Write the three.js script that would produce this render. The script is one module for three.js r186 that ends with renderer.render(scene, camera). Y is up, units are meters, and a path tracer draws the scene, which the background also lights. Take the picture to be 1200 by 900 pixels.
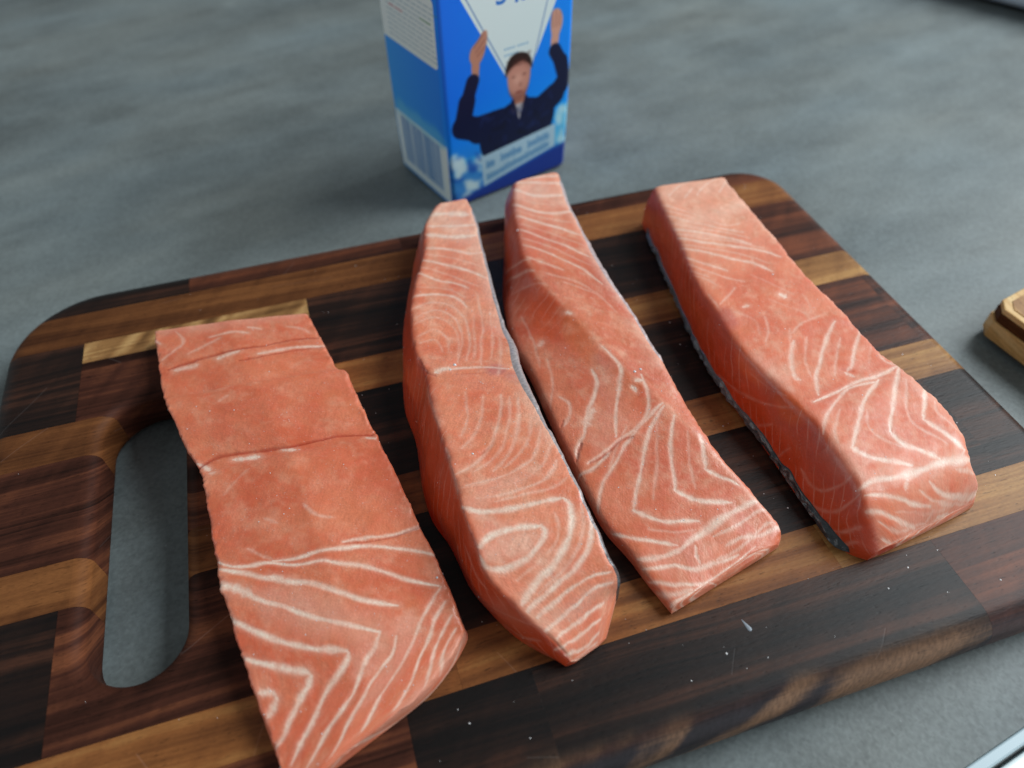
import * as THREE from 'three';
import { RoundedBoxGeometry } from 'three/addons/geometries/RoundedBoxGeometry.js';
import { RectAreaLightUniformsLib } from 'three/addons/lights/RectAreaLightUniformsLib.js';
import { mergeGeometries } from 'three/addons/utils/BufferGeometryUtils.js';
import { SUBTRACTION, INTERSECTION, Brush, Evaluator } from 'three-bvh-csg';

// ---------- camera, light, exposure ----------
// The scene's x axis runs along the strips of the cutting board, z towards the viewer, y up; numbers in mm are scaled by MM.
const MM = 0.001;
const scene = new THREE.Scene();
const camera = new THREE.PerspectiveCamera(55.79, 4 / 3, 0.01, 20);
camera.position.set(0, 0.3, 0);
camera.rotation.order = 'YXZ';
camera.rotation.set(THREE.MathUtils.degToRad(-48), THREE.MathUtils.degToRad(-16.6), THREE.MathUtils.degToRad(-1));
camera.focus = 0.315;
camera.userData.fStop = 5.2;
camera.updateMatrixWorld(true);

// dim room all round, one large daylight window on the right of the board, weaker unseen fill lamps added at the front and the left
scene.background = new THREE.Color(0.17, 0.192, 0.2);
RectAreaLightUniformsLib.init();
function rectLight(name, color, intensity, w, h, at, to) {
  const l = new THREE.RectAreaLight(color, intensity, w, h);
  l.name = name; l.position.set(...at); l.lookAt(...to); scene.add(l);
  return l;
}
rectLight('window_light', new THREE.Color(0.87, 0.96, 1.0), 11.8, 2.0, 1.5, [2.2, 1.85, -0.35], [0.12, 0, -0.22]);
rectLight('front_fill_light', new THREE.Color(0.88, 0.96, 1.0), 2.2, 1.8, 0.9, [0.9, 0.6, 1.9], [0.1, 0, -0.2]);  // unseen fill lamp, added to brighten the rounded front of the board
rectLight('left_fill_light', new THREE.Color(0.88, 0.96, 1.0), 1.3, 1.6, 1.1, [-2.0, 1.3, -0.7], [0.1, 0, -0.3]);  // unseen fill lamp, added to lift the left face of the carton

const renderer = new THREE.WebGLRenderer({ antialias: true });
renderer.toneMapping = THREE.LinearToneMapping;
renderer.toneMappingExposure = 1;
renderer.shadowMap.enabled = true;

// ---------- helpers ----------
const clamp = (x, a = 0, b = 1) => Math.min(b, Math.max(a, x));
const lerp = (a, b, t) => a + (b - a) * t;
const smooth = (a, b, x) => { const t = clamp((x - a) / (b - a)); return t * t * (3 - 2 * t); };
function rng(seed) { let s = seed >>> 0; return () => { s = (s + 0x6d2b79f5) | 0; let t = Math.imul(s ^ (s >>> 15), 1 | s); t = (t + Math.imul(t ^ (t >>> 7), 61 | t)) ^ t; return ((t ^ (t >>> 14)) >>> 0) / 4294967296; }; }
const TAB = (() => { const r = rng(77), a = new Float32Array(65536); for (let i = 0; i < 65536; i++) a[i] = r(); return a; })();
const cell = (x, y) => TAB[((y & 255) << 8) | (x & 255)];
function vnoise(x, y) {            // value noise, 0..1
  const ix = Math.floor(x), iy = Math.floor(y); let fx = x - ix, fy = y - iy;
  fx = fx * fx * (3 - 2 * fx); fy = fy * fy * (3 - 2 * fy);
  const a = cell(ix, iy), b = cell(ix + 1, iy), c = cell(ix, iy + 1), d = cell(ix + 1, iy + 1);
  return a + (b - a) * fx + (c - a) * fy + (a - b - c + d) * fx * fy;
}
function fbm(x, y, n = 4) { let s = 0, a = 0.5, t = 0; for (let i = 0; i < n; i++) { s += a * vnoise(x, y); t += a; a *= 0.5; x = x * 2.03 + 17.3; y = y * 2.01 + 9.1; } return s / t; }
function noise3(x, y, z) { const iz = Math.floor(z); let f = z - iz; f = f * f * (3 - 2 * f); return lerp(vnoise(x + iz * 37.7, y + iz * 11.3), vnoise(x + (iz + 1) * 37.7, y + (iz + 1) * 11.3), f); }
const hex = (h) => { const c = new THREE.Color(h); return [c.r, c.g, c.b]; };
const toSRGB = (() => { const t = new Uint8Array(4097); for (let i = 0; i <= 4096; i++) { const x = i / 4096; t[i] = Math.round(255 * (x <= 0.0031308 ? 12.92 * x : 1.055 * Math.pow(x, 1 / 2.4) - 0.055)); } return (x) => t[Math.round(clamp(x) * 4096)]; })();
// fn(x, y, out) fills out with linear r, g, b, bump (0..1), rough (0..1)
function bake(w, h, fn, wrap = THREE.RepeatWrapping, rough = false) {
  const c = new Uint8Array(w * h * 4), b = new Uint8Array(w * h * 4), r = rough ? new Uint8Array(w * h * 4) : null, o = [0, 0, 0, 0.5, 0.5];
  for (let y = 0, i = 0; y < h; y++) for (let x = 0; x < w; x++, i += 4) {
    fn(x, y, o);
    c[i] = toSRGB(o[0]); c[i + 1] = toSRGB(o[1]); c[i + 2] = toSRGB(o[2]); c[i + 3] = 255;
    b[i] = b[i + 1] = b[i + 2] = clamp(o[3]) * 255; b[i + 3] = 255;
    if (r) { r[i] = r[i + 1] = r[i + 2] = clamp(o[4]) * 255; r[i + 3] = 255; }
  }
  const tex = (d, srgb) => { const t = new THREE.DataTexture(d, w, h); t.wrapS = t.wrapT = wrap; t.magFilter = THREE.LinearFilter; t.minFilter = THREE.LinearMipmapLinearFilter; if (srgb) t.colorSpace = THREE.SRGBColorSpace; t.needsUpdate = true; return t; };
  return { map: tex(c, true), bumpMap: tex(b, false), roughnessMap: r ? tex(r, false) : null };
}
const taken = {};
function numbered(name) { const n = taken[name] = (taken[name] ?? -1) + 1; return n ? `${name}_${String(n).padStart(3, '0')}` : name; }
function shade(o) { o.traverse((m) => { if (m.isMesh) { m.castShadow = m.receiveShadow = true; } }); return o; }
function thing(name, label, category, at = [0, 0, 0], turn = 0, group) {
  const o = new THREE.Group(); o.name = numbered(name); o.position.set(...at); o.rotation.y = turn;
  o.userData = { label, category }; if (group) o.userData.group = group;
  scene.add(o); return o;
}
function part(name, geometry, material, parent, label) {
  const m = new THREE.Mesh(geometry, material); m.name = name; if (label) m.userData.label = label;
  m.castShadow = m.receiveShadow = true; parent.add(m); return m;
}
function boxAt(x0, x1, y0, y1, z0, z1) { const g = new THREE.BoxGeometry(x1 - x0, y1 - y0, z1 - z0); g.translate((x0 + x1) / 2, (y0 + y1) / 2, (z0 + z1) / 2); return g; }

// ---------- countertop ----------
const COUNTER_TURN = 0.16;                        // the front edge of the counter is not parallel to the board
const counterTex = (() => {
  const N = 2048, S = 1300;                       // texture covers 1.3 m
  return bake(N, N, (px, py, o) => {
    const x = px / N * S, z = py / N * S;
    const big = fbm(x / 150 + 3 + 0.8 * fbm(x / 70, z / 60, 2), z / 78 + 7, 5), mid = fbm(x / 34 + 9 + 0.5 * fbm(x / 20, z / 20, 2), z / 19 + 2, 4), streak = fbm((x + 0.2 * z) / 80, (z + 0.12 * x) / 16 + 40, 4);
    const fine = vnoise(x / 1.5, z / 1.3), grit = vnoise(x / 0.75 + 50, z / 0.7), warm = fbm(x / 120 + 60, z / 50 + 60, 3);
    let v = 0.152 + 0.11 * (big - 0.5) + 0.06 * (mid - 0.5) + 0.05 * (streak - 0.5) + 0.045 * (fine - 0.5) + 0.04 * (grit - 0.5);
    const dot = cell(Math.floor(x / 5), Math.floor(z / 5)) > 0.985 ? Math.max(0, 1 - Math.hypot((x % 5) - 2.5, (z % 5) - 2.5) / 0.45) : 0;
    v = Math.max(0.05, v) + 0.16 * dot;
    const w = 0.1 * (warm - 0.5);
    o[0] = v * (0.885 + w); o[1] = v * 1.0; o[2] = v * (0.985 - w);
    o[3] = 0.5 + 0.35 * (grit - 0.5) + 0.3 * (fine - 0.5) + 0.2 * dot;
  });
})();
const counterMat = new THREE.MeshPhysicalMaterial({ ...counterTex, roughnessMap: null, roughness: 0.5, specularIntensity: 0.8, bumpScale: 0.00012 });
function planarUV(g, s, ox = 0, oz = 0) { const p = g.attributes.position, uv = []; for (let i = 0; i < p.count; i++) uv.push((p.getX(i) - 0.3 * p.getY(i)) / s + ox, (p.getZ(i) - p.getY(i)) / s + oz); g.setAttribute('uv', new THREE.Float32BufferAttribute(uv, 2)); return g; }
const counter = new THREE.Group();
counter.name = 'countertop'; counter.userData = { kind: 'structure', label: 'grey mottled concrete-look kitchen countertop under everything' };
counter.position.set(197 * MM, 0, -24.6 * MM); counter.rotation.y = COUNTER_TURN;
scene.add(counter);
{
  const W = 1.7, D = 1.35, T = 0.038;
  const top = new RoundedBoxGeometry(W, T, D, 2, 0.0003); top.translate(0.1, -T / 2, -D / 2);
  part('counter_slab', planarUV(top, 1.3, 0.31, 0.12), counterMat, counter);
  const edge = new RoundedBoxGeometry(W, T - 0.001, 0.0046, 3, 0.0011); edge.translate(0.1, -T / 2 - 0.0002, 0.0022);
  part('edge_band', edge, new THREE.MeshPhysicalMaterial({ color: new THREE.Color(0.4, 0.49, 0.53), roughness: 0.4 }), counter, 'pale grey edge strip of the countertop');
}
{
  const t = thing('cupboard_front', 'bright white cupboard front just beyond the countertop edge, bottom right corner', 'cupboard', [197 * MM, 0, -24.6 * MM], COUNTER_TURN);
  const g = new RoundedBoxGeometry(1.7, 0.6, 0.25, 3, 0.0015); g.translate(0.1, -0.3012, 0.125 + 0.0062);
  part('front_panel', g, new THREE.MeshPhysicalMaterial({ color: new THREE.Color(0.88, 0.95, 0.95), roughness: 0.35 }), t);
}

// ---------- cutting board ----------
const TOP = 25;                                   // board thickness in mm
const BX0 = -183, BX1 = 302, BZ0 = -384, BZ1 = -56;
// wood: texture covers 400 mm along the grain and 100 mm across
const WOODS = {
  amber: ['#7f4d28', '#5c341a', '#99683a'], tan: ['#94683c', '#704826', '#b0844f'], sap: ['#8c633a', '#5f3f22', '#b48c5a'], pale: ['#c99d63', '#a67c46', '#dcb983'], rust: ['#60391f', '#402313', '#7a4c2a'],
  brown: ['#43241a', '#22110c', '#6c3e28'], red: ['#4e2819', '#2a130c', '#733e26'], black: ['#20120d', '#0e0807', '#42261a'],
};
function woodTexture(kind, base, dark, pale, seed, edge = 0) {
  const W = 1536, H = 384, B = hex(base), D = hex(dark), P = hex(pale), SAP = hex('#7d5c45'), INK = hex('#272227');
  const s = seed * 13.7, rs = rng(seed * 91 + 5), cutsIn = Array.from({ length: 9 }, () => { const x = rs() * 400, z = rs() * 100, a = (rs() - 0.5) * 2.6, l = 8 + rs() * 30; return [x, z, Math.cos(a), Math.sin(a), l, 0.3 + 0.7 * rs()]; });
  return bake(W, H, (px, py, o) => {
    const x = px / W * 400, z = py / H * 100;
    const warp = 9 * (fbm(x / 130 + s, z / 60 + s, 3) - 0.5) + 0.03 * x * Math.sin(s);
    const zz = z + warp;
    const ring = fbm(x / 190 + s, zz / 5.2 + s * 2, 4), fine = fbm(x / 70 + s, zz / 0.9 + s, 3), band = fbm(x / 160 + s * 3, zz / 17, 3);
    const figure = fbm(x / 7 + zz / 11 + s, zz / 26 + s, 2);
    const pore = smooth(0.74, 0.92, vnoise(x / 4.2 + s, zz / 0.34 + 31) * 0.75 + 0.25 * vnoise(x / 1.3, zz / 0.3));
    let t = 0.5 + 1.25 * (ring - 0.5) + 0.9 * (band - 0.5) + 0.5 * (fine - 0.5) + (kind === 'sap' ? 1.3 : 0.32) * (figure - 0.5);
    let scar = 0; for (const [sx, sz, cx, cz, sl, sk] of cutsIn) { const al = (x - sx) * cx + (z - sz) * cz; if (al > 0 && al < sl) { const d = Math.abs((z - sz) * cx - (x - sx) * cz + 0.3 * Math.sin(al / 6)); if (d < 0.3) scar = Math.max(scar, sk * (1 - d / 0.3)); } }
    const grain = 0.9 + 0.2 * vnoise(x / 1.1, zz / 0.45 + 7);
    for (let c = 0; c < 3; c++) {
      let v = t < 0.5 ? lerp(D[c], B[c], clamp(t * 2)) : lerp(B[c], P[c], clamp(t * 2 - 1));
      v *= grain * (1 - 0.5 * pore);
      if (edge) {                                  // sapwood bands along the rounded front of this block, with speckle glints painted in
        const e = smooth(29, 44, z + 9 * (fbm(x / 40, z / 20, 3) - 0.5)), k = fbm(x / 30 + 4 + z / 60, z / 45 + s, 3);
        const f = lerp(SAP[c], INK[c], smooth(0.42, 0.58, k + 0.08 * (fine - 0.5))) * grain * (1 - 0.45 * pore) * (0.72 + 0.56 * vnoise(x / 0.7, z / 2.1 + 9)) * (0.8 + 0.4 * figure);
        v = lerp(v, f, 0.8 * e);
      }
      o[c] = v + scar * (0.035 + 0.25 * v);
    }
    o[3] = 0.6 - 0.5 * scar - 0.3 * pore + 0.3 * (fine - 0.5) + 0.3 * (vnoise(x / 2.6 + 3, zz / 0.4) - 0.5);
  });
}
const woodMats = {};
function woodMaterial(kind, seed, edge) {
  const key = kind + seed + (edge ? 'e' : '');
  return woodMats[key] ??= new THREE.MeshPhysicalMaterial({ ...woodTexture(kind, ...WOODS[kind], seed, edge), roughnessMap: null, roughness: edge ? 0.46 : kind === 'rust' || kind === 'brown' ? 0.56 : 0.44, specularIntensity: edge ? 0.42 : kind === 'rust' || kind === 'brown' ? 0.16 : 0.36, bumpScale: 0.00013 });
}
function roundedRing(x0, x1, z0, z1, radii, n) {    // radii: back left, back right, front right, front left
  const pts = [], corners = [[x0, z0, 1, 1, Math.PI], [x1, z0, -1, 1, 1.5 * Math.PI], [x1, z1, -1, -1, 0], [x0, z1, 1, -1, 0.5 * Math.PI]];
  corners.forEach(([x, z, sx, sz, a0], k) => { const r = radii[k]; for (let i = 0; i <= n; i++) { const a = a0 + i / n * Math.PI / 2; pts.push([x + sx * r + r * Math.cos(a), z + sz * r + r * Math.sin(a)]); } });
  return pts;
}
function ringSolid(rings) {                        // rings: [{ y, pts }] from bottom to top, the same number of points each, convex
  const n = rings[0].pts.length, pos = [], idx = [];
  for (const r of rings) for (const [x, z] of r.pts) pos.push(x, r.y, z);
  for (let k = 0; k + 1 < rings.length; k++) for (let i = 0; i < n; i++) { const a = k * n + i, b = k * n + (i + 1) % n, c = a + n, d = b + n; idx.push(a, c, b, b, c, d); }
  const side = new THREE.BufferGeometry(); side.setAttribute('position', new THREE.Float32BufferAttribute(pos, 3)); side.setIndex(idx); side.computeVertexNormals();
  const caps = [];
  for (const [r, up] of [[rings[0], -1], [rings[rings.length - 1], 1]]) {
    const p = [], f = []; let cx = 0, cz = 0;
    for (const [x, z] of r.pts) { p.push(x, r.y, z); cx += x / n; cz += z / n; }
    p.push(cx, r.y, cz);
    for (let i = 0; i < n; i++) up > 0 ? f.push(n, (i + 1) % n, i) : f.push(n, i, (i + 1) % n);
    const g = new THREE.BufferGeometry(); g.setAttribute('position', new THREE.Float32BufferAttribute(p, 3)); g.setAttribute('normal', new THREE.Float32BufferAttribute(new Array(n + 1).fill([0, up, 0]).flat(), 3)); g.setIndex(f); caps.push(g);
  }
  const g = mergeGeometries([side.toNonIndexed(), ...caps.map((c) => c.toNonIndexed())]);
  g.setAttribute('uv', new THREE.Float32BufferAttribute(new Float32Array(g.attributes.position.count * 2), 2));
  return g;
}
const blank = new THREE.MeshStandardMaterial();
{
  const R = 11, rings = [], n = 20, corner = [50, 32, 40, 48];
  for (let i = 0; i <= 10; i++) { const a = -Math.PI / 2 + i / 10 * Math.PI / 2, t = R * (1 - Math.cos(a)); rings.push({ y: 0.5 + R + R * Math.sin(a), pts: roundedRing(BX0 + t, BX1 - t, BZ0 + t, BZ1 - t, corner.map((c) => c - t), n) }); }
  for (let i = 0; i <= 10; i++) { const a = i / 10 * Math.PI / 2, t = R * (1 - Math.cos(a)); rings.push({ y: TOP - R + R * Math.sin(a), pts: roundedRing(BX0 + t, BX1 - t, BZ0 + t, BZ1 - t, corner.map((c) => c - t), n) }); }
  const hole = [], HX0 = -129, HX1 = -90.5, HZ0 = -287, HZ1 = -138.5, r = 6.5;
  const hr = (t, y) => hole.push({ y, pts: roundedRing(HX0 - t, HX1 + t, HZ0 - t, HZ1 + t, [22 + t, 15 + t, 18.4 + t, 20 + t], n) });
  hr(r + 0.5, -0.6);
  for (let i = 0; i <= 9; i++) { const a = i / 9 * Math.PI / 2; hr(r * (1 - Math.sin(a)), 0.4 + r * (1 - Math.cos(a))); }
  for (let i = 1; i <= 9; i++) { const a = i / 9 * Math.PI / 2; hr(r * (1 - Math.cos(a)), TOP - r + r * Math.sin(a) + (i === 9 ? 0.05 : 0)); }
  const ev = new Evaluator(); ev.useGroups = false; ev.attributes = ['position', 'normal', 'uv'];
  const solid = ev.evaluate(new Brush(ringSolid(rings), blank), new Brush(ringSolid(hole), blank), SUBTRACTION);
  const board = thing('cutting_board', 'large wooden cutting board with handle hole, striped in dark and light wood blocks', 'cutting board');
  const Z = [BZ0 - 1, -362.7, -336.6, -279.6, -256.1, -199.5, -176.6, -119, -97.7, BZ1 + 1];
  // strip number (0 = back), x from, x to, wood, seed, optional z from / to inside the strip
  const L = BX0 - 1, RR = BX1 + 1;
  const blocks = [
    [0, L, -86, 'black', 1], [0, -86, 40, 'red', 2], [0, 40, 218, 'brown', 3], [0, 218, RR, 'red', 2],
    [1, L, 60, 'rust', 4], [1, 60, 232, 'amber', 5], [1, 232, RR, 'amber', 15],
    [2, L, -141, 'black', 1], [2, -141, -22, 'sap', 7, -336.6, -321], [2, -141, -22, 'brown', 8, -321, -279.6], [2, -22, 110, 'black', 9], [2, 110, 205, 'black', 10], [2, 205, RR, 'red', 2],
    [3, L, -110, 'rust', 5], [3, -110, -60, 'rust', 11], [3, -60, 90, 'amber', 4], [3, 90, 200, 'amber', 11], [3, 200, RR, 'tan', 6],
    [4, L, -110, 'brown', 12], [4, -110, -60, 'brown', 3], [4, -60, 84, 'black', 9], [4, 84, 214, 'black', 10], [4, 214, RR, 'red', 13],
    [5, L, -110, 'rust', 11], [5, -110, -75, 'rust', 4], [5, -75, 120, 'amber', 4], [5, 120, 225, 'amber', 5], [5, 225, RR, 'tan', 14],
    [6, L, -139, 'black', 9], [6, -139, -40, 'brown', 8], [6, -40, 70, 'black', 1], [6, 70, 215, 'black', 10], [6, 215, RR, 'black', 9],
    [7, L, 8, 'amber', 15], [7, 8, 170, 'amber', 11], [7, 170, RR, 'tan', 14],
    [8, L, -13.7, 'brown', 3], [8, -13.7, 213, 'black', 16, null, null, true], [8, 213, RR, 'red', 17, null, null, true],
  ];
  for (const [s, x0, x1, kind, seed, za, zb, edge] of blocks) {
    const g = 0.03, cutter = new Brush(boxAt(x0 + g, x1 - g, -5, 40, (za ?? Z[s]) + g, (zb ?? Z[s + 1]) - g), blank);
    const geo = ev.evaluate(solid, cutter, INTERSECTION).geometry;
    const p = geo.attributes.position, nn = geo.attributes.normal, uv = geo.attributes.uv, shift = TAB[seed * 31 + s * 7 + Math.round(x0 + 300)];
    const across = edge ? -Z[s] : 100 * shift;
    for (let i = 0; i < p.count; i++) {
      const down = TOP - p.getY(i), sgn = s === 0 ? -1 : 1, sx = x0 === L && p.getX(i) < BX0 + 30 ? -1 : 1;
      uv.setXY(i, (p.getX(i) + sx * 0.6 * down + 400 * shift) / 400, (p.getZ(i) + sgn * 1.1 * down + across) / 100);
    }
    geo.scale(MM, MM, MM);
    part(numbered('wood_block'), geo, woodMaterial(kind, seed, edge), board);
  }
}

// ---------- milk carton ----------
{
  const W = 100.5, D = 73, H = 205, R = 4, PX = 5.8, cw = Math.round(2 * (W + D) * PX), ch = 1240, k = ch / H;
  const cv = document.createElement('canvas'); cv.width = cw; cv.height = ch;
  const c = cv.getContext('2d');
  const X0 = D * PX;                               // the front panel starts here, the left panel before it
  const F = (x, y) => [X0 + x * PX, ch - y * k], Lp = (d, y) => [X0 - d * PX, ch - y * k];
  const poly = (pts, fill) => { c.fillStyle = fill; c.beginPath(); pts.forEach(([x, y], i) => (i ? c.lineTo(x, y) : c.moveTo(x, y))); c.closePath(); c.fill(); };
  const blob = (pts, fill) => { c.fillStyle = fill; c.beginPath(); const n = pts.length; for (let i = 0; i < n; i++) { const a = pts[i], b = pts[(i + 1) % n], m = [(a[0] + b[0]) / 2, (a[1] + b[1]) / 2]; i ? c.quadraticCurveTo(a[0], a[1], m[0], m[1]) : c.moveTo((pts[n - 1][0] + a[0]) / 2, (pts[n - 1][1] + a[1]) / 2) || c.quadraticCurveTo(a[0], a[1], m[0], m[1]); } c.closePath(); c.fill(); };
  const limb = (pts, w, col) => { c.strokeStyle = col; c.lineCap = c.lineJoin = 'round'; for (let i = 0; i + 1 < pts.length; i++) { c.lineWidth = (w[i] + w[i + 1]) / 2 * PX; c.beginPath(); c.moveTo(...pts[i]); c.lineTo(...pts[i + 1]); c.stroke(); } };
  // blue print, paler towards the foot where it turns into splashing milk
  const g = c.createLinearGradient(0, 0, 0, ch); g.addColorStop(0, '#0a7cf0'); g.addColorStop(0.62, '#0a82f2'); g.addColorStop(0.76, '#169af2'); g.addColorStop(0.82, '#35a3e6'); g.addColorStop(0.9, '#2f86cf'); g.addColorStop(1, '#12358f');
  c.fillStyle = g; c.fillRect(0, 0, cw, ch);
  const gl = c.createLinearGradient(X0 - D * PX, 0, X0, 0); gl.addColorStop(0, 'rgba(70,175,255,0.75)'); gl.addColorStop(1, 'rgba(40,140,255,0.75)');  // left panel colours lightened to make up for weak light on that side
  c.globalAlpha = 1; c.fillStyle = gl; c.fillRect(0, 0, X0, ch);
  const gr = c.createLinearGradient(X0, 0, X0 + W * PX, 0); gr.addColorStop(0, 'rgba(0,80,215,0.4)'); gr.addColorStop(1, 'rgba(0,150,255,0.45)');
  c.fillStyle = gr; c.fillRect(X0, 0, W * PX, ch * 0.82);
  // milk splash at the foot of the front
  const rnd = rng(5);
  c.filter = 'blur(7px)';
  for (let i = 0; i < 46; i++) { const x = rnd() * 30, y = 8 + rnd() * 34 - x * 0.2, [a, b] = F(x, y); c.fillStyle = ['rgba(205,228,232,0.85)', 'rgba(60,140,214,0.7)', 'rgba(18,70,170,0.6)'][i % 3]; c.beginPath(); c.ellipse(a, b, 10 + rnd() * 26, 8 + rnd() * 22, rnd() * 3, 0, 7); c.fill(); }
  for (let i = 0; i < 26; i++) { const [a, b] = F(86 + rnd() * 18, 22 + rnd() * 26); c.fillStyle = ['rgba(190,226,234,0.8)', 'rgba(90,185,226,0.7)'][i % 2]; c.beginPath(); c.ellipse(a, b, 8 + rnd() * 18, 14 + rnd() * 30, 0, 0, 7); c.fill(); }
  c.fillStyle = '#12307f'; { const [a, b] = F(-2, 9); poly([F(8, 7), F(28, 9), F(88, 19.5), F(104, 21), F(104, -4), F(8, -4)], '#14348e'); }
  c.filter = 'none';
  // pennant held overhead
  poly([F(14, 142), F(88, 142), F(96, 160), F(4, 160)], '#d3e2e2');
  poly([F(14.5, 141), F(91, 133), F(66, 84), F(47, 84)], '#d6e4e4');
  c.strokeStyle = 'rgba(70,110,170,0.75)'; c.lineWidth = 5; c.beginPath(); c.moveTo(...F(18, 141)); c.lineTo(...F(49, 84)); c.moveTo(...F(84, 141)); c.lineTo(...F(67, 84)); c.stroke();
  c.fillStyle = '#2a72c8'; c.font = `bold ${Math.round(17 * PX)}px sans-serif`; c.fillText('S', ...F(40, 129)); c.fillText('M', ...F(53, 127.6));
  c.strokeStyle = 'rgba(110,165,200,0.9)'; c.lineWidth = 7; for (const [a, b, y] of [[46, 54, 101.5], [56, 65, 101.5], [46, 57, 97.5]]) { c.setLineDash([9, 4]); c.beginPath(); c.moveTo(...F(a, y)); c.lineTo(...F(b, y)); c.stroke(); } c.setLineDash([]);
  // man with both arms raised
  const NAVY = '#0b1336', SKIN = '#b9816c';
  c.filter = 'blur(2.5px)';
  limb([F(23.8, 88), F(24.5, 96), F(25, 103)], [5.5, 5.5, 6], SKIN); blob([F(20, 100), F(21, 108), F(27, 112), F(31, 117), F(34.5, 116.5), F(33, 107), F(30, 100), F(26, 97)], SKIN);
  limb([F(84.4, 90), F(85.4, 98), F(86, 104)], [6, 6, 6.5], '#cf9a86'); blob([F(82, 102), F(81.5, 112), F(83, 117.5), F(89, 117), F(92, 110), F(90, 102), F(86, 99)], '#cf9a86');
  c.strokeStyle = 'rgba(90,48,38,0.6)'; c.lineWidth = 3; for (const [a, b, d, e] of [[24, 108, 31, 115], [25, 105, 32, 111.5], [26, 102.5, 31.5, 107], [83.5, 106, 83, 115], [86, 106, 86, 116], [88.5, 106, 89, 115]]) { c.beginPath(); c.moveTo(...F(a, b)); c.lineTo(...F(d, e)); c.stroke(); }
  limb([F(22, 88), F(17, 76), F(13, 62)], [8, 11, 14], NAVY); limb([F(13, 60), F(26, 54), F(42, 54)], [15, 19, 22], NAVY);
  limb([F(85.5, 91), F(91, 82), F(95, 70)], [9, 10, 12], NAVY); limb([F(95, 69), F(86, 60), F(74, 54)], [12, 16, 20], NAVY);
  blob([F(28, 56), F(44, 63), F(52, 66), F(62, 66), F(74, 62), F(88, 60), F(86, 34), F(60, 24), F(28, 30), F(24, 44)], NAVY);
  limb([F(57, 60), F(57.5, 70)], [10, 10], '#a9705c'); poly([F(53.5, 63), F(57.5, 49), F(61, 63)], '#b5aeb2');
  c.strokeStyle = '#0a1238'; c.lineWidth = 14; c.beginPath(); c.moveTo(...F(52, 66)); c.lineTo(...F(57, 46)); c.lineTo(...F(63, 66)); c.stroke();
  c.save(); { const [hx, hy] = F(57, 80); c.translate(hx, hy); c.scale(0.86, 0.88); c.translate(-hx, -hy); }
  blob([F(46, 88), F(47, 76), F(50, 67), F(57, 62.5), F(63.5, 67), F(67.5, 77), F(68, 89), F(62, 96), F(52, 96)], '#c48d7c');
  blob([F(44.5, 82), F(45, 92), F(51, 99.5), F(61, 99.5), F(68.5, 94), F(69.5, 83), F(66.5, 89), F(61, 93.5), F(54, 91.5), F(47.5, 88)], '#2c1a18');
  c.fillStyle = 'rgba(80,40,34,0.75)'; for (const x of [52.3, 61.8]) { const [a, b] = F(x, 82.3); c.beginPath(); c.ellipse(a, b, 11, 5, 0, 0, 7); c.fill(); } { const [a, b] = F(57, 69.8); c.fillStyle = 'rgba(120,52,48,0.8)'; c.beginPath(); c.ellipse(a, b, 20, 6, 0, 0, 7); c.fill(); }
  c.fillStyle = 'rgba(130,75,62,0.55)'; { const [a, b] = F(58.4, 75.5); c.beginPath(); c.ellipse(a, b, 9, 12, 0, 0, 7); c.fill(); }
  { const [a, b] = F(57, 80), q = c.createRadialGradient(a - 8, b, 12, a, b, 78); q.addColorStop(0, 'rgba(225,170,150,0.55)'); q.addColorStop(0.6, 'rgba(190,120,100,0.15)'); q.addColorStop(1, 'rgba(90,40,34,0.45)'); c.fillStyle = q; c.beginPath(); c.ellipse(a, b + 4, 62, 98, 0.05, 0, 7); c.fill(); }
  const r3 = rng(44); for (let i = 0; i < 70; i++) { const [a, b] = F(46 + r3() * 22, 90 + r3() * 8); c.fillStyle = ['rgba(30,16,14,0.5)', 'rgba(86,48,38,0.35)'][i % 2]; c.beginPath(); c.ellipse(a, b, 3 + r3() * 8, 2, -0.6 + r3(), 0, 7); c.fill(); }
  c.restore();
  for (let i = 0; i < 60; i++) { const [a, b] = F(26 + r3() * 60, 30 + r3() * 32); c.fillStyle = ['rgba(34,52,110,0.25)', 'rgba(4,8,24,0.3)'][i % 2]; c.beginPath(); c.ellipse(a, b, 8 + r3() * 26, 4 + r3() * 8, r3() * 3, 0, 7); c.fill(); }
  c.filter = 'blur(1.5px)';
  // banner with two unreadable lines of small blue print
  poly([F(25.5, 33.5), F(88.5, 38.5), F(89, 21), F(27, 10)], '#a9c6d6');
  c.strokeStyle = '#4f86b4';
  const scribble = (x0, y0, x1, y1, h) => { c.lineWidth = 5; const n = Math.round((x1 - x0) / 2.6), r2 = rng(Math.round(x0 * 10)); for (let i = 0; i < n; i++) { const a = i / n, b = (i + 0.62) / n, [p, q] = F(lerp(x0, x1, a), lerp(y0, y1, a)), [s, t] = F(lerp(x0, x1, b), lerp(y0, y1, b)); c.beginPath(); const up = (0.6 + 0.4 * r2()) * h * k; c.moveTo(p, q); c.lineTo(p, q - up); c.moveTo(p, q - up * (0.4 + 0.4 * r2())); c.lineTo(s, t - h * 0.55 * k); c.lineTo(s, t); if (r2() > 0.5) { c.moveTo(p, q); c.lineTo(s, t); } c.stroke(); } };
  scribble(30, 23.5, 37, 24, 6); scribble(42, 25, 60, 26.6, 6); scribble(65, 27.2, 84, 29, 6); scribble(30, 14, 84, 22.5, 5.6);
  c.filter = 'none';
  // left panel: information box and bar code
  const rr = (d0, d1, y0, y1, r, fill) => { c.fillStyle = fill; c.beginPath(); const [a, b] = Lp(d1, y1), [e, f] = Lp(d0, y0); c.roundRect(a, b, e - a, f - b, r); c.fill(); };
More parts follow.
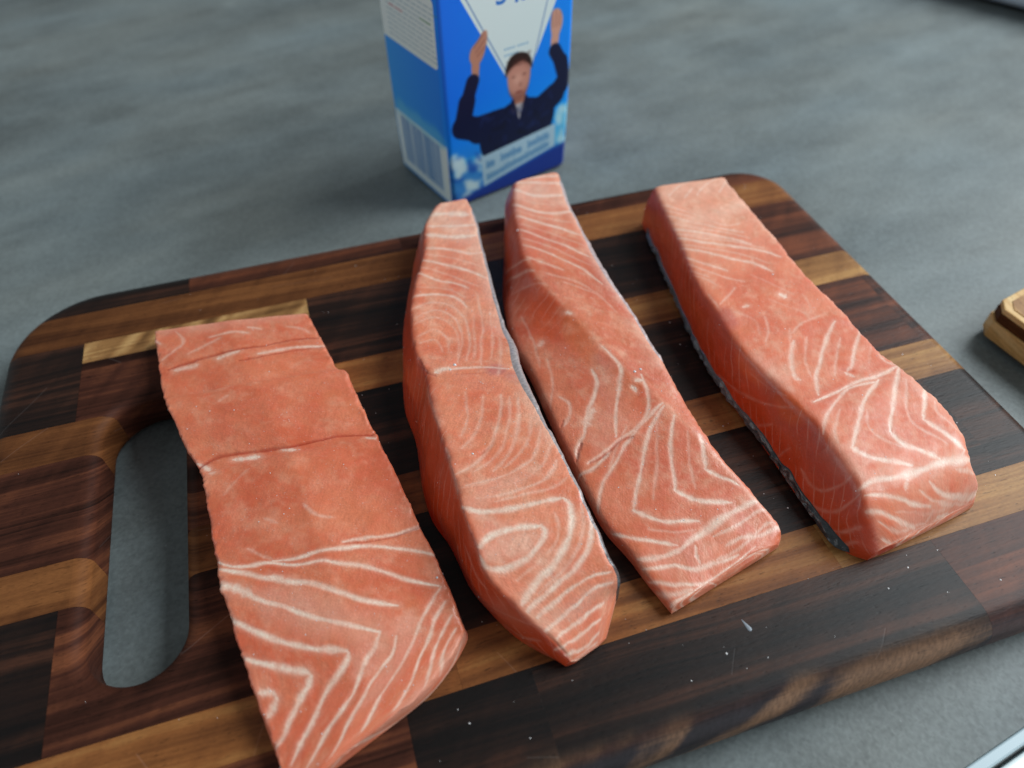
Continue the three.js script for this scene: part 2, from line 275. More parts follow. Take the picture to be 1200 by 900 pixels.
  rr(3, 80, 99.5, 140, 18, '#f4faf8');
  for (let r = 0; r < 11; r++) { const y = 104 + r * 3.1; let d = 62; const r2 = rng(r + 3); while (d > 7) { const w = 2 + r2() * 7; c.fillStyle = r === 6 && d > 44 && d < 60 ? '#c56a76' : r === 7 && d < 22 ? '#6e9c72' : 'rgba(110,145,165,0.42)'; const [a, b] = Lp(d, y); c.fillRect(a, b, w * PX * 0.85, 5.5); d -= w; } }
  rr(1.2, 69, 5, 49, 6, '#ecf8fa'); rr(9, 63, 9, 47, 0, '#dceaf2');
  { const r2 = rng(12); let d = 62; while (d > 11) { const w = 0.6 + Math.floor(r2() * 4) * 0.55; const [a, b] = Lp(d, 46); c.fillStyle = '#3d7fc0'; c.fillRect(a, b, w * PX, 35 * k); d -= w + 0.6 + Math.floor(r2() * 3) * 0.5; } }
  c.filter = 'blur(8px)'; for (let i = 0; i < 14; i++) { const [a, b] = Lp(6 + 62 * (i / 14), 50 + (i * 7 % 5)); c.fillStyle = 'rgba(120,205,240,0.35)'; c.beginPath(); c.ellipse(a, b, 30, 34, 0, 0, 7); c.fill(); } c.filter = 'none';
  rr(1.2, 8, 8, 46, 4, '#eef6f4');
  // pale board at the very foot of the left panel
  const fg = c.createLinearGradient(0, ch - 7 * k, 0, ch); fg.addColorStop(0, 'rgba(150,180,190,0)'); fg.addColorStop(1, 'rgba(150,180,190,0.8)'); c.fillStyle = fg; c.fillRect(0, ch - 7 * k, X0, 7 * k);
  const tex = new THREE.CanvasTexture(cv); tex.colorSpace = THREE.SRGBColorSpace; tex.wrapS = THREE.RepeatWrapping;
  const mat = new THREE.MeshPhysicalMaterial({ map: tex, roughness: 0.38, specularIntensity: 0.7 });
  // walls: rounded rectangle swept upwards; corner between left and front panel at the origin
  const n = 8, pts = [], us = [];
  const cor = [[0, 0], [W, 0], [W, -D], [0, -D]], sgn = [[1, -1], [-1, -1], [-1, 1], [1, 1]], start = [0.5 * Math.PI + Math.PI / 2, Math.PI / 2, 0, -Math.PI / 2];
  const lens = [0, W, W + D, 2 * W + D];
  for (let q = 0; q < 4; q++) for (let i = 0; i <= n; i++) { const a = start[q] - i / n * Math.PI / 2; pts.push([cor[q][0] + sgn[q][0] * R + R * Math.cos(a), cor[q][1] + sgn[q][1] * R + R * Math.sin(a)]); us.push(lens[q] + (i / n - 0.5) * 2 * R); }
  pts.push(pts[0]); us.push(us[0] + 2 * (W + D));
  const ys = [0.6, 1.2, 2.4, 4, 30, 60, 90, 120, 150, H - 2, H], ins = [2.2, 1.0, 0.3, 0, -0.5, -0.9, -1.0, -0.9, -0.5, 0, 2];
  const pos = [], uv = [], idx = [], m = pts.length;
  ys.forEach((y, r) => pts.forEach(([x, z], i) => { const cx = W / 2, cz = -D / 2, b = ins[r]; pos.push(cx + (x - cx) * (1 - 2 * b / W), y, cz + (z - cz) * (1 - 2 * b / D)); uv.push((us[i] + D) / (2 * (W + D)), y / H); }));
  for (let r = 0; r + 1 < ys.length; r++) for (let i = 0; i + 1 < m; i++) { const a = r * m + i; idx.push(a, a + 1, a + m, a + 1, a + m + 1, a + m); }
  const wall = new THREE.BufferGeometry(); wall.setAttribute('position', new THREE.Float32BufferAttribute(pos, 3)); wall.setAttribute('uv', new THREE.Float32BufferAttribute(uv, 2)); wall.setIndex(idx); wall.computeVertexNormals(); wall.scale(MM, MM, MM);
  const t = thing('milk_carton', 'blue and white drink carton standing behind the cutting board', 'carton', [86.7 * MM, 0, -429.7 * MM], THREE.MathUtils.degToRad(17.7));
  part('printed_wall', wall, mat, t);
  const white = new THREE.MeshPhysicalMaterial({ color: new THREE.Color(0.55, 0.62, 0.64), roughness: 0.5 });
  part('carton_base', boxAt(3 * MM, (W - 3) * MM, 0.3 * MM, 1.5 * MM, -(D - 3) * MM, -3 * MM), white, t);
  part('carton_top', boxAt(2 * MM, (W - 2) * MM, (H - 2) * MM, (H + 0.4) * MM, -(D - 2) * MM, -2 * MM), white, t);
  // folded flaps glued flat against the short sides near the foot
  part('bottom_seam', boxAt(8 * MM, (W - 8) * MM, 0.2 * MM, 0.9 * MM, -(D / 2 + 6) * MM, -(D / 2 - 6) * MM), white, t);
}

// ---------- wooden block at the right ----------
{
  const t = thing('wooden_block', 'small light wooden block with chamfered corner on the counter at the right edge', 'block', [347 * MM, 0, -207.6 * MM], 0);
  const outline = (d) => { const sh = new THREE.Shape(), k = 1 - d / 40; [[0, 0], [5, -7], [64, -21], [84, 46], [9, 66]].forEach(([x, z], i) => { const X = 42 + (x - 42) * k, Z = 20 + (z - 20) * k; i ? sh.lineTo(X, -Z) : sh.moveTo(X, -Z); }); sh.closePath(); return sh; };
  const layer = (d, y0, h, bevel) => { const g = new THREE.ExtrudeGeometry(outline(d), { depth: h - 2 * bevel, bevelEnabled: true, bevelSize: bevel, bevelThickness: bevel, bevelSegments: 2, curveSegments: 4 }); g.rotateX(-Math.PI / 2); g.translate(0, y0 + bevel, 0); const p = g.attributes.position, uv = []; for (let i = 0; i < p.count; i++) uv.push(p.getZ(i) / 400 + p.getY(i) / 300, (p.getX(i) + p.getY(i)) / 100); g.setAttribute('uv', new THREE.Float32BufferAttribute(uv, 2)); g.scale(MM, MM, MM); return g; };
  part('lower_layer', layer(0.5, 4, 11, 0.5), woodMaterial('pale', 21), t);
  part('middle_layer', layer(1.6, 15, 6, 0.5), woodMaterial('rust', 4), t);
  part('top_layer', layer(2.2, 21, 3.4, 0.7), woodMaterial('pale', 21), t);
  part('top_inlay', layer(6, 24.2, 0.6, 0.2), woodMaterial('tan', 6), t);
  const foot = new THREE.CylinderGeometry(5, 5, 4.2, 24); foot.scale(MM, MM, MM);
  for (const [x, z] of [[14, 2], [58, -8], [72, 40], [18, 52]]) part('rubber_foot', foot, new THREE.MeshStandardMaterial({ color: 0x0c0c0d, roughness: 0.8 }), t).position.set(x * MM, 2.1 * MM, z * MM);
}
// ---------- white appliance base, far right corner ----------
{
  const t = thing('appliance_base', 'white rounded base with dark gap beneath, at the far top right corner', 'appliance', [679 * MM, 0, -640 * MM], -1.09);
  const g = new RoundedBoxGeometry(0.5, 0.05, 0.2, 5, 0.012); g.translate(0.12, 0.0285, -0.1);
  part('housing', g, new THREE.MeshPhysicalMaterial({ color: new THREE.Color(0.6, 0.66, 0.74), roughness: 0.3 }), t);
  const f = new RoundedBoxGeometry(0.47, 0.016, 0.18, 2, 0.003); f.translate(0.12, 0.0085, -0.1);  // near-black slab standing in for the shadow under the housing
  part('gap_shadow_slab', f, new THREE.MeshStandardMaterial({ color: 0x0b0d0f, roughness: 0.9 }), t);
}

// ---------- salmon fillets ----------
// Each fillet is a run of cross-sections, in mm: foot of the left side (x, z), left side (x, z, height), ridge (x, z, height), right edge (x, z, height), foot of the right side (x, z).
const ROWS_A = [
  [-101.1, -325, -102.1, -325.1, 8, -61.8, -317.4, 10.6, -22.2, -312.6, 8.6, -21, -312.4],
  [-98.9, -304.4, -99.8, -304.6, 9.6, -58, -294, 12.7, -16.8, -286.8, 10.3, -15.7, -286.5],
  [-95.3, -274.9, -96.3, -275, 10.4, -54.2, -268.9, 13.8, -13, -266, 11.2, -11.8, -265.9],
  [-93.7, -267.9, -94.7, -268, 11.2, -51.2, -262.5, 14.8, -8.5, -260.6, 12, -7.3, -260.5],
  [-92.1, -261.7, -93.1, -261.9, 11.2, -49.7, -254.5, 14.8, -7.1, -250.6, 12, -5.9, -250.4],
  [-86.4, -241, -87.4, -241.2, 11.2, -45.3, -233.8, 14.8, -3.9, -229.7, 12, -2.7, -229.5],
  [-79.5, -222.5, -80.5, -222.5, 10.4, -40.6, -218.5, 13.8, -1.4, -217.3, 11.2, -0.2, -217.2],
  [-77.6, -215.3, -78.6, -215.4, 12, -39.1, -210.8, 15.9, -0.2, -209.2, 12.9, 1, -209.1],
  [-75.6, -196.4, -76.6, -196.5, 12, -36.4, -192.3, 15.9, 3.2, -190.9, 12.9, 4.4, -190.9],
  [-73.3, -172.7, -74.3, -172.8, 12, -33.4, -168.7, 15.9, 6.8, -167.1, 12.9, 8, -167],
  [-71.8, -158.7, -72.8, -158.8, 12, -31.2, -152, 15.9, 9.9, -147.5, 12.9, 11.1, -147.3],
  [-68.9, -143.6, -69.9, -143.8, 11.2, -28.5, -137.8, 14.8, 12.3, -133.6, 12, 13.5, -133.5],
  [-64.2, -122.5, -65.2, -122.5, 10.4, -25.7, -121.3, 13.8, 13.3, -121.6, 11.2, 14.5, -121.6],
  [-60.3, -103.8, -61.3, -103.7, 8, -24.1, -108.2, 10.6, 12.7, -113.6, 8.6, 13.9, -113.8],
  [-57.9, -93.3, -58.9, -93.1, 7.2, -30.6, -96.5, 9.5, -2.6, -100.6, 7.7, -1.4, -100.7],
  [-55.9, -86, -56.9, -85.8, 6.4, -37.9, -89, 8.5, -19.2, -92.9, 6.9, -18, -93.1],
  [-54.5, -80.5, -55.4, -80.2, 5.6, -46.3, -82.8, 7.4, -37.5, -85.9, 6, -36.4, -86.3],
  [-53.9, -78.4, -54.7, -77.7, 4, -53.4, -78.5, 5.3, -52.4, -79.6, 4.3, -51.5, -80.4],
];
const ROWS_B = [
  [52.1, -368.4, 56.2, -368.4, 10.8, 65.3, -368.4, 24, 83.9, -370.7, 22.3, 84.9, -371.7],
  [47.5, -352.1, 48.4, -352.1, 10.8, 54.3, -352.1, 24, 83.9, -353.1, 22.3, 84.9, -354.1],
  [35.4, -323, 38.3, -323, 10.8, 46.2, -323, 24, 79.8, -320, 22.3, 80.8, -321],
  [29, -299.5, 30.2, -299.5, 10.8, 36.3, -299.5, 24, 76, -286.5, 22.3, 77, -287.5],
  [21.7, -272.9, 22.8, -272.9, 11.2, 28.9, -272.9, 25, 73.2, -258.5, 23.2, 74.2, -259.5],
  [16.9, -249.3, 19, -249.3, 11.7, 26.1, -249.3, 26, 73.6, -239.9, 24.2, 74.6, -240.9],
  [15.1, -233.1, 18.8, -233.1, 12.2, 27.5, -233.1, 27, 71.5, -226.4, 25.1, 72.5, -227.4],
  [15.9, -214.1, 18.3, -214.1, 12.8, 25.7, -214.1, 28.5, 70.8, -210.3, 26.5, 71.8, -211.3],
  [13.3, -189.2, 16.8, -189.2, 13.5, 25.3, -189.2, 30, 70.8, -185.3, 27.9, 71.8, -186.3],
  [13.5, -171.3, 16.9, -171.3, 13.5, 25.3, -171.3, 30, 71.9, -165.8, 27.9, 72.9, -166.8],
  [18.1, -155.6, 18.9, -155.6, 13.5, 24.8, -155.6, 30, 72.6, -150, 27.9, 73.6, -151],
  [20.8, -137, 20.6, -137, 13.1, 25.5, -137, 29, 72.7, -133.2, 27, 73.7, -134.2],
  [24.7, -125.8, 23, -125.8, 11.7, 26.2, -125.8, 26, 73.3, -121.9, 24.2, 74.3, -122.9],
  [31.9, -111.3, 30.7, -111.3, 9, 34.6, -111.3, 20, 75.2, -113.4, 18.6, 76.2, -114.4],
  [38.7, -102.8, 37.9, -102.8, 5.9, 42.1, -102.8, 13, 73, -109.6, 12.1, 74, -110.6],
  [44.6, -97.1, 42.9, -97.1, 4, 46.3, -97.1, 9, 68.8, -103.8, 8.4, 69.8, -104.8],
  [47.7, -93.8, 45.7, -93.8, 1.8, 48.7, -93.8, 4, 64.6, -98.3, 3.7, 65.6, -99.3],
];
const ROWS_C = [
  [108.9, -372.8, 108.4, -371.8, 14, 113.9, -370.8, 28, 146.1, -377.3, 25.2, 146.9, -378.3],
  [102.1, -352.2, 101.2, -351.2, 13.5, 106.3, -350.2, 27, 141.3, -346, 24.3, 142.1, -347],
  [94.6, -330.2, 95.3, -329.2, 13, 102, -328.2, 26, 139.4, -314.2, 23.4, 140.2, -315.2],
  [85.7, -302.6, 89, -301.6, 12.5, 98.2, -300.6, 25, 138.4, -277.4, 22.5, 139.2, -278.4],
  [81.6, -282.5, 80.1, -282.5, 8, 103.5, -273.3, 21.5, 141.1, -255.3, 19.4, 141.9, -256.3],
  [78.7, -254.8, 77.2, -254.8, 9, 111.7, -244.3, 20.5, 141.4, -228.2, 18.4, 142.2, -229.2],
  [80.3, -234.2, 78.8, -234.2, 10, 117.2, -218.4, 19.5, 141.4, -204.6, 17.6, 142.2, -205.6],
  [80.2, -208, 78.7, -208, 10, 127.1, -195.2, 18, 141, -183.5, 16.2, 141.8, -184.5],
  [80.4, -182.5, 78.9, -182.5, 10, 134, -173.4, 17, 141.6, -165.8, 15.3, 142.4, -166.8],
  [81.5, -161.5, 80, -161.5, 9, 139.2, -155.7, 15, 143.8, -150.4, 13.5, 144.6, -151.4],
  [82.8, -142.9, 81.3, -142.9, 8, 142.8, -143.2, 13, 147.1, -139, 11.7, 147.9, -140],
  [87.4, -127.6, 85.9, -127.6, 8, 146.2, -131.6, 11, 150.1, -127.7, 9.9, 150.9, -128.7],
  [90.2, -114.9, 88.7, -114.9, 7, 148.3, -121.7, 9, 151.3, -117.3, 8.1, 152.1, -118.3],
  [94, -100.7, 92.5, -100.7, 6, 136.5, -112.8, 7, 148.3, -112.7, 6.3, 149.1, -113.7],
];
const ROWS_D = [
  [189.5, -341.6, 189.7, -341.6, 11.7, 193.9, -341.6, 26, 242.9, -340.2, 24.2, 243.9, -340.2],
  [185.7, -317.5, 185.2, -317.5, 12.2, 188.6, -317.5, 27, 240.1, -318.9, 25.1, 241.1, -318.9],
  [181, -288.9, 180.5, -288.9, 12.2, 184, -288.9, 27, 240, -296.9, 25.1, 241, -296.9],
  [174.8, -253.3, 173.9, -253.3, 12.2, 176.9, -253.3, 27, 238.5, -265.2, 25.1, 239.5, -265.2],
  [170.6, -227.4, 171.1, -227.4, 12.2, 175.6, -227.4, 27, 237.1, -239.5, 25.1, 238.1, -239.5],
  [169.5, -201.3, 169.9, -201.3, 12.2, 174.3, -201.3, 27, 238.9, -215.5, 25.1, 239.9, -215.5],
  [170.7, -172.4, 172.6, -172.4, 12.2, 178.6, -172.4, 27, 238.8, -183.9, 25.1, 239.8, -183.9],
  [171, -154.4, 174.7, -154.4, 12.2, 182.4, -154.4, 27, 242.7, -163.3, 25.1, 243.7, -163.3],
  [171, -136.9, 175.1, -136.9, 11.7, 183.1, -136.9, 26, 245.5, -146.3, 24.2, 246.5, -146.3],
  [171.4, -121.5, 175.4, -121.5, 11.2, 183.3, -121.5, 25, 244.3, -130.6, 23.2, 245.3, -130.6],
  [172.1, -110.8, 174.7, -110.8, 9.9, 181.4, -110.8, 22, 239.2, -115.8, 20.5, 240.2, -115.8],
  [175.8, -102.6, 177.3, -102.6, 6.8, 182.9, -102.6, 15, 239.7, -108.8, 14, 240.7, -108.8],
  [181.4, -97.4, 181.1, -97.4, 3.1, 184.9, -97.4, 7, 239.2, -105.4, 6.5, 240.2, -105.4],
];
// width in mm, strength, then points in thousandths round and along the fillet
const LINES_A = {
  lines: [
    [0.7, 0.75, 946, 602, 797, 613, 674, 611, 582, 611],
    [1.1, 0.9, 906, 664, 837, 650, 761, 637, 678, 625, 575, 622, 488, 619, 397, 623, 316, 619],
    [1.2, 0.95, 108, 596, 167, 613, 237, 620, 299, 620, 390, 636, 478, 637, 543, 647, 619, 659, 691, 677, 770, 699, 851, 714],
    [0.9, 0.7, 856, 716, 798, 748, 745, 777, 692, 808, 642, 836, 605, 861, 591, 880, 640, 921],
    [1.6, 0.9, 596, 870, 602, 892, 640, 921],
    [0.9, 0.75, 852, 749, 794, 782, 760, 808, 723, 840, 740, 867, 759, 889, 785, 907],
    [1.3, 0.8, 747, 877, 760, 893, 785, 908],
    [0.9, 0.75, 861, 782, 807, 813, 786, 839, 827, 868, 873, 890],
    [0.9, 0.7, 864, 814, 840, 838, 861, 859, 928, 875],
    [1.5, 0.95, 120, 613, 205, 632, 268, 650, 338, 664, 425, 676, 506, 697, 582, 719, 634, 730, 687, 740],
    [2.2, 0.9, 290, 651, 343, 664, 390, 672],
    [1, 0.75, 642, 790, 605, 816, 552, 831, 512, 847, 493, 868, 470, 896, 506, 942],
    [1.6, 0.85, 513, 849, 495, 871, 476, 899, 509, 941],
    [1.6, 0.95, 101, 649, 166, 663, 234, 689, 305, 707, 377, 727, 450, 743, 522, 759, 590, 776],
    [3, 1, 101, 649, 161, 661, 211, 678],
    [1.2, 0.85, 592, 777, 554, 797, 500, 813, 460, 834, 437, 851, 399, 867, 365, 888, 333, 914, 300, 935],
    [1.8, 0.9, 440, 850, 402, 870, 359, 891, 321, 925],
    [1.5, 0.95, 60, 695, 164, 729, 250, 752, 332, 770, 411, 782, 459, 790],
    [1.3, 0.85, 462, 793, 445, 802, 390, 816, 332, 829, 291, 847, 255, 869, 214, 894, 171, 913],
    [2, 0.85, 295, 849, 256, 872, 210, 898],
    [1.4, 0.95, 111, 762, 185, 777, 246, 789, 291, 797, 306, 802],
    [1.4, 0.85, 306, 804, 276, 815, 228, 826, 181, 842, 149, 861, 110, 874],
    [1.2, 0.85, 113, 801, 153, 804, 164, 810],
    [1.3, 0.8, 165, 811, 141, 819, 108, 827],
    [1.5, 0.7, 935, 838, 987, 865, 985, 903, 970, 937, 765, 958, 847, 975],
    [1.3, 0.75, 577, 119, 701, 110, 795, 107, 906, 108],
    [1.6, 0.8, 384, 121, 442, 113, 495, 107],
    [1.8, 0.6, 173, 138, 243, 134, 286, 130],
    [1, 0.5, 368, 55, 492, 46, 565, 53],
    [1, 0.5, 577, 34, 634, 46],
    [0.9, 0.32, 768, 42, 845, 52, 861, 64],
    [1, 0.36, 116, 109, 187, 85, 235, 61, 198, 18],
    [1, 0.32, 247, 102, 361, 74, 424, 59],
    [1.2, 0.6, 90, 49, 117, 62],
    [1.7, 0.95, 110, 384, 133, 395, 148, 410],
    [1.8, 1, 264, 392, 315, 394, 369, 397],
    [1.6, 0.8, 478, 392, 526, 399],
    [1.1, 0.8, 841, 403, 870, 413],
    [0.9, 0.36, 486, 526, 520, 552, 579, 562],
    [0.8, 0.28, 327, 536, 370, 549],
    [0.8, 0.32, 237, 587, 279, 603, 315, 615],
    [0.6, 0.24, 317, 249, 372, 239],
    [1.4, 0.5, 149, 420, 174, 419],
    [0.8, 0.16, 191, 474, 246, 454, 318, 427],
  ],
  halo: [
    [5, 0.22, 81, 0, 403, 0, 906, 0],
    [6, 0.24, 223, 683, 430, 731, 568, 787, 468, 824],
    [5, 0.2, 715, 760, 645, 812, 527, 866],
    [4, 0.28, 959, 825, 896, 884, 912, 941],
  ],
  cuts: [
    [0.8, 0.9, 136, 135, 290, 118, 454, 103, 580, 97, 666, 89, 796, 80, 897, 79],
    [1.2, 1, 96, 396, 194, 379, 289, 378, 405, 385, 534, 389, 649, 385, 725, 383, 869, 399],
    [0.4, 0.7, 700, 617, 799, 615, 926, 602],
    [0.7, 0.7, 482, 134, 687, 120, 926, 108],
    [0.35, 0.5, 580, 614, 699, 618],
  ],
};
// width in mm, strength, then points in thousandths round and along the fillet
const LINES_B = {
  lines: [
    [0.8, 0.28, 331, 174, 516, 196, 704, 225],
    [0.8, 0.28, 269, 214, 459, 241, 659, 280],
    [0.7, 0.24, 287, 289, 456, 290, 576, 313],
    [0.7, 0.28, 302, 378, 403, 352, 500, 374, 519, 426, 472, 484],
    [0.7, 0.24, 304, 439, 382, 431, 401, 464],
    [0.8, 0.28, 706, 338, 675, 416, 620, 491],
    [0.8, 0.28, 636, 595, 599, 640, 534, 688, 459, 717, 381, 733],
    [0.7, 0.28, 453, 571, 431, 627, 382, 660],
    [0.8, 0.28, 701, 629, 647, 680, 584, 709, 496, 734],
    [0.8, 0.28, 713, 701, 641, 739, 538, 760, 399, 770],
    [0.8, 0.28, 710, 768, 650, 780, 547, 786, 412, 792],
    [0.8, 0.35, 718, 815, 688, 856, 629, 887, 527, 910, 389, 926],
    [0.7, 0.28, 610, 823, 601, 850, 557, 872, 475, 892, 356, 907],
    [0.7, 0.28, 423, 850, 375, 865, 321, 870],
    [2.2, 0.9, 351, 40, 508, 49, 664, 61],
    [1.7, 0.8, 347, 80, 521, 93, 698, 102],
    [2.2, 0.85, 338, 109, 531, 129, 699, 134],
    [1.3, 0.65, 333, 152, 496, 167, 633, 186, 765, 185],
    [1.2, 0.75, 304, 191, 438, 212, 556, 227, 660, 243, 731, 260],
    [1.1, 0.65, 216, 220, 401, 262, 514, 271, 592, 286],
    [1.1, 0.65, 269, 319, 352, 311, 449, 309, 531, 318, 578, 339],
    [0.8, 0.32, 277, 354, 376, 332, 480, 337, 551, 371, 555, 430, 501, 493],
    [0.8, 0.24, 290, 395, 396, 376, 483, 396, 496, 438, 459, 496],
    [0.8, 0.24, 296, 424, 388, 405, 441, 428, 432, 467],
    [0.9, 0.32, 651, 305, 645, 391, 591, 455, 566, 507],
    [0.8, 0.24, 607, 366, 573, 441, 540, 487],
    [0.9, 0.28, 699, 430, 664, 494, 623, 541],
    [1.8, 0.9, 344, 516, 378, 511, 416, 509],
    [0.9, 0.6, 415, 511, 548, 511, 690, 525],
    [1.6, 0.6, 705, 521, 720, 529],
    [0.9, 0.39, 605, 586, 576, 620, 515, 670, 446, 702, 373, 724, 304, 734],
    [0.8, 0.28, 524, 587, 486, 631, 433, 663, 366, 685],
    [0.9, 0.35, 675, 599, 622, 656, 581, 686, 517, 716, 452, 738],
    [0.9, 0.39, 712, 663, 675, 693, 619, 724, 547, 739, 453, 752, 330, 757],
    [1, 0.39, 704, 734, 639, 762, 545, 775, 443, 782, 350, 782],
    [0.7, 0.24, 517, 747, 409, 758, 308, 760],
    [1.5, 0.85, 284, 791, 341, 804, 431, 807, 520, 805, 600, 802, 660, 801],
    [1.5, 0.85, 664, 801, 677, 815, 649, 850, 597, 876, 532, 897, 441, 911, 343, 925, 289, 934],
    [1.8, 0.95, 295, 855, 362, 840, 426, 837, 489, 837, 543, 839],
    [1.6, 0.9, 544, 837, 547, 851, 514, 865, 453, 881, 385, 889, 322, 890, 284, 882, 285, 866],
    [1.2, 0.8, 734, 841, 708, 869, 660, 893, 584, 910, 482, 922, 387, 932, 279, 941],
    [0.65, 0.75, 729, 925, 653, 924, 549, 931, 428, 941, 292, 947],
    [0.65, 0.75, 728, 943, 625, 942, 499, 951, 365, 957, 250, 959],
    [0.8, 0.85, 694, 964, 586, 965, 444, 968, 275, 970],
    [0.6, 0.8, 678, 979, 531, 981, 343, 982, 187, 979],
    [0.5, 0.7, 684, 991, 488, 995, 221, 989],
    [0.9, 0.6, 705, 1000, 503, 1000],
    [0.8, 0.35, 204, 834, 189, 871, 196, 900],
    [0.8, 0.32, 134, 816, 20, 842, 27, 881, 67, 913],
    [0.8, 0.35, 130, 914, 187, 937, 234, 948],
    [0.8, 0.32, 40, 927, 84, 948, 170, 963],
    [0.7, 0.24, 110, 749, 51, 767, 0, 788],
    [0.7, 0.21, 258, 565, 168, 591],
    [1, 0.32, 58, 958, 47, 979],
    [1.5, 0.35, 309, 679, 293, 729, 279, 768],
    [1.5, 0.35, 276, 543, 291, 585, 307, 635],
  ],
  halo: [
    [5, 0.28, 324, 868, 411, 861, 500, 853],
    [6, 0.28, 282, 0, 532, 85, 702, 157, 687, 196],
    [4, 0.35, 698, 57, 765, 278, 765, 448],
    [3.5, 0.35, 765, 494, 745, 649, 765, 710],
    [3, 0.21, 602, 745, 349, 791, 441, 864, 610, 914],
    [3, 0.14, 27, 881, 303, 955, 647, 944],
  ],
  cuts: [
    [0.8, 0.6, 275, 473, 301, 510, 341, 524],
    [0.7, 0.32, 425, 701, 460, 694, 495, 682],
    [0.6, 0.28, 420, 524, 579, 528],
  ],
};
// width in mm, strength, then points in thousandths round and along the fillet
const LINES_C = {
  lines: [
    [0.8, 0.28, 310, 65, 484, 100, 725, 108],
    [0.8, 0.28, 324, 120, 468, 153, 719, 171],
    [0.8, 0.28, 327, 179, 537, 213, 713, 243],
    [0.8, 0.32, 320, 236, 502, 262, 694, 302],
    [0.8, 0.28, 389, 345, 568, 358, 669, 393],
    [0.7, 0.28, 471, 361, 641, 383, 700, 429],
    [0.8, 0.32, 443, 726, 326, 767, 231, 808],
    [0.8, 0.28, 599, 719, 494, 798, 373, 860],
    [0.8, 0.28, 710, 754, 639, 812, 591, 864],
    [0.7, 0.32, 260, 902, 353, 921, 457, 928],
    [0.8, 0.5, 476, 979, 645, 980, 847, 959],
    [0.7, 0.36, 573, 952, 742, 944, 886, 927],
    [0.8, 0.32, 217, 552, 190, 617, 114, 667],
    [0.7, 0.28, 175, 426, 196, 501, 162, 574],
    [1.6, 0.7, 457, 2, 701, 18],
    [1.5, 0.75, 302, 0, 520, 32, 725, 46],
    [1.7, 0.8, 264, 17, 480, 72, 725, 77],
    [1.5, 0.75, 304, 90, 455, 130, 590, 139, 765, 124],
    [1.3, 0.75, 330, 148, 465, 175, 600, 191, 712, 205],
    [1.2, 0.7, 320, 201, 458, 229, 590, 250, 717, 273],
    [1.1, 0.65, 317, 261, 428, 276, 541, 298, 632, 320, 695, 349],
    [1, 0.5, 308, 305, 399, 318, 496, 329],
    [1.1, 0.55, 57, 299, 185, 330, 320, 341],
    [1.1, 0.55, 72, 266, 225, 307, 323, 313],
    [0.8, 0.24, 147, 365, 266, 367, 368, 371],
    [1.1, 0.5, 196, 646, 224, 661, 206, 681, 154, 703],
    [1.2, 0.8, 412, 593, 403, 624, 350, 659, 293, 683, 237, 721, 164, 749, 140, 762],
    [2.4, 0.7, 325, 678, 282, 697, 252, 712],
    [1.1, 0.75, 513, 540, 553, 582, 520, 625, 460, 667, 414, 700, 369, 742],
    [1.8, 0.6, 531, 614, 468, 663],
    [1, 0.65, 646, 601, 613, 666, 572, 702, 486, 731, 393, 746, 303, 759, 176, 776],
    [1.1, 0.7, 662, 686, 570, 711, 451, 743, 358, 768, 288, 790, 195, 814, 123, 840, 78, 852],
    [0.8, 0.7, 313, 762, 171, 788, 19, 790],
    [1.1, 0.75, 664, 692, 557, 733, 454, 779, 383, 815, 307, 847, 264, 866],
    [1.5, 0.9, 262, 867, 290, 879, 349, 899, 435, 908, 497, 918],
    [1.1, 0.8, 690, 716, 617, 760, 566, 796, 538, 822, 496, 856],
    [1.7, 0.9, 492, 855, 523, 872, 583, 889, 701, 908],
    [1.4, 0.85, 769, 754, 743, 787, 690, 833],
    [1.4, 0.85, 687, 833, 728, 854, 794, 879],
    [1.2, 0.8, 82, 886, 149, 903, 229, 920, 321, 940],
    [1.5, 0.8, 102, 936, 211, 947, 302, 948, 425, 940],
    [2.3, 0.85, 344, 945, 469, 937, 601, 928, 710, 924, 842, 915],
    [1.1, 0.75, 400, 952, 377, 965, 377, 975],
    [0.9, 0.8, 83, 950, 176, 960, 258, 966, 335, 978, 490, 983, 610, 988],
    [0.8, 0.8, 45, 966, 165, 978, 248, 986, 370, 998, 564, 1000, 733, 990],
    [1, 0.6, 926, 958, 792, 976, 653, 969, 547, 969],
    [0.9, 0.6, 509, 948, 685, 946, 906, 927],
    [1.2, 0.8, 65, 996, 222, 998, 443, 1000, 664, 1000],
    [1.2, 0.6, 26, 978, 156, 989, 259, 994],
    [1.8, 0.9, 416, 448, 443, 454],
    [1.8, 0.6, 212, 514, 244, 504],
    [1.8, 0.9, 590, 630, 634, 621],
    [1.5, 0.9, 558, 642, 563, 657],
  ],
  halo: [
    [7, 0.28, 352, 52, 572, 67, 712, 106],
    [4, 0.5, 765, 77, 765, 278, 805, 432],
    [5, 0.24, 805, 432, 826, 587],
    [3, 0.12, 143, 948, 408, 960, 759, 936],
    [5, 0.16, 463, 568, 443, 671, 249, 761],
  ],
  cuts: [
    [0.45, 0.7, 449, 746, 369, 751, 285, 766, 184, 776],
    [0.6, 0.8, 195, 742, 160, 755, 127, 767],
    [0.5, 0.5, 163, 692, 133, 703],
    [0.4, 0.32, 212, 786, 91, 794],
  ],
};
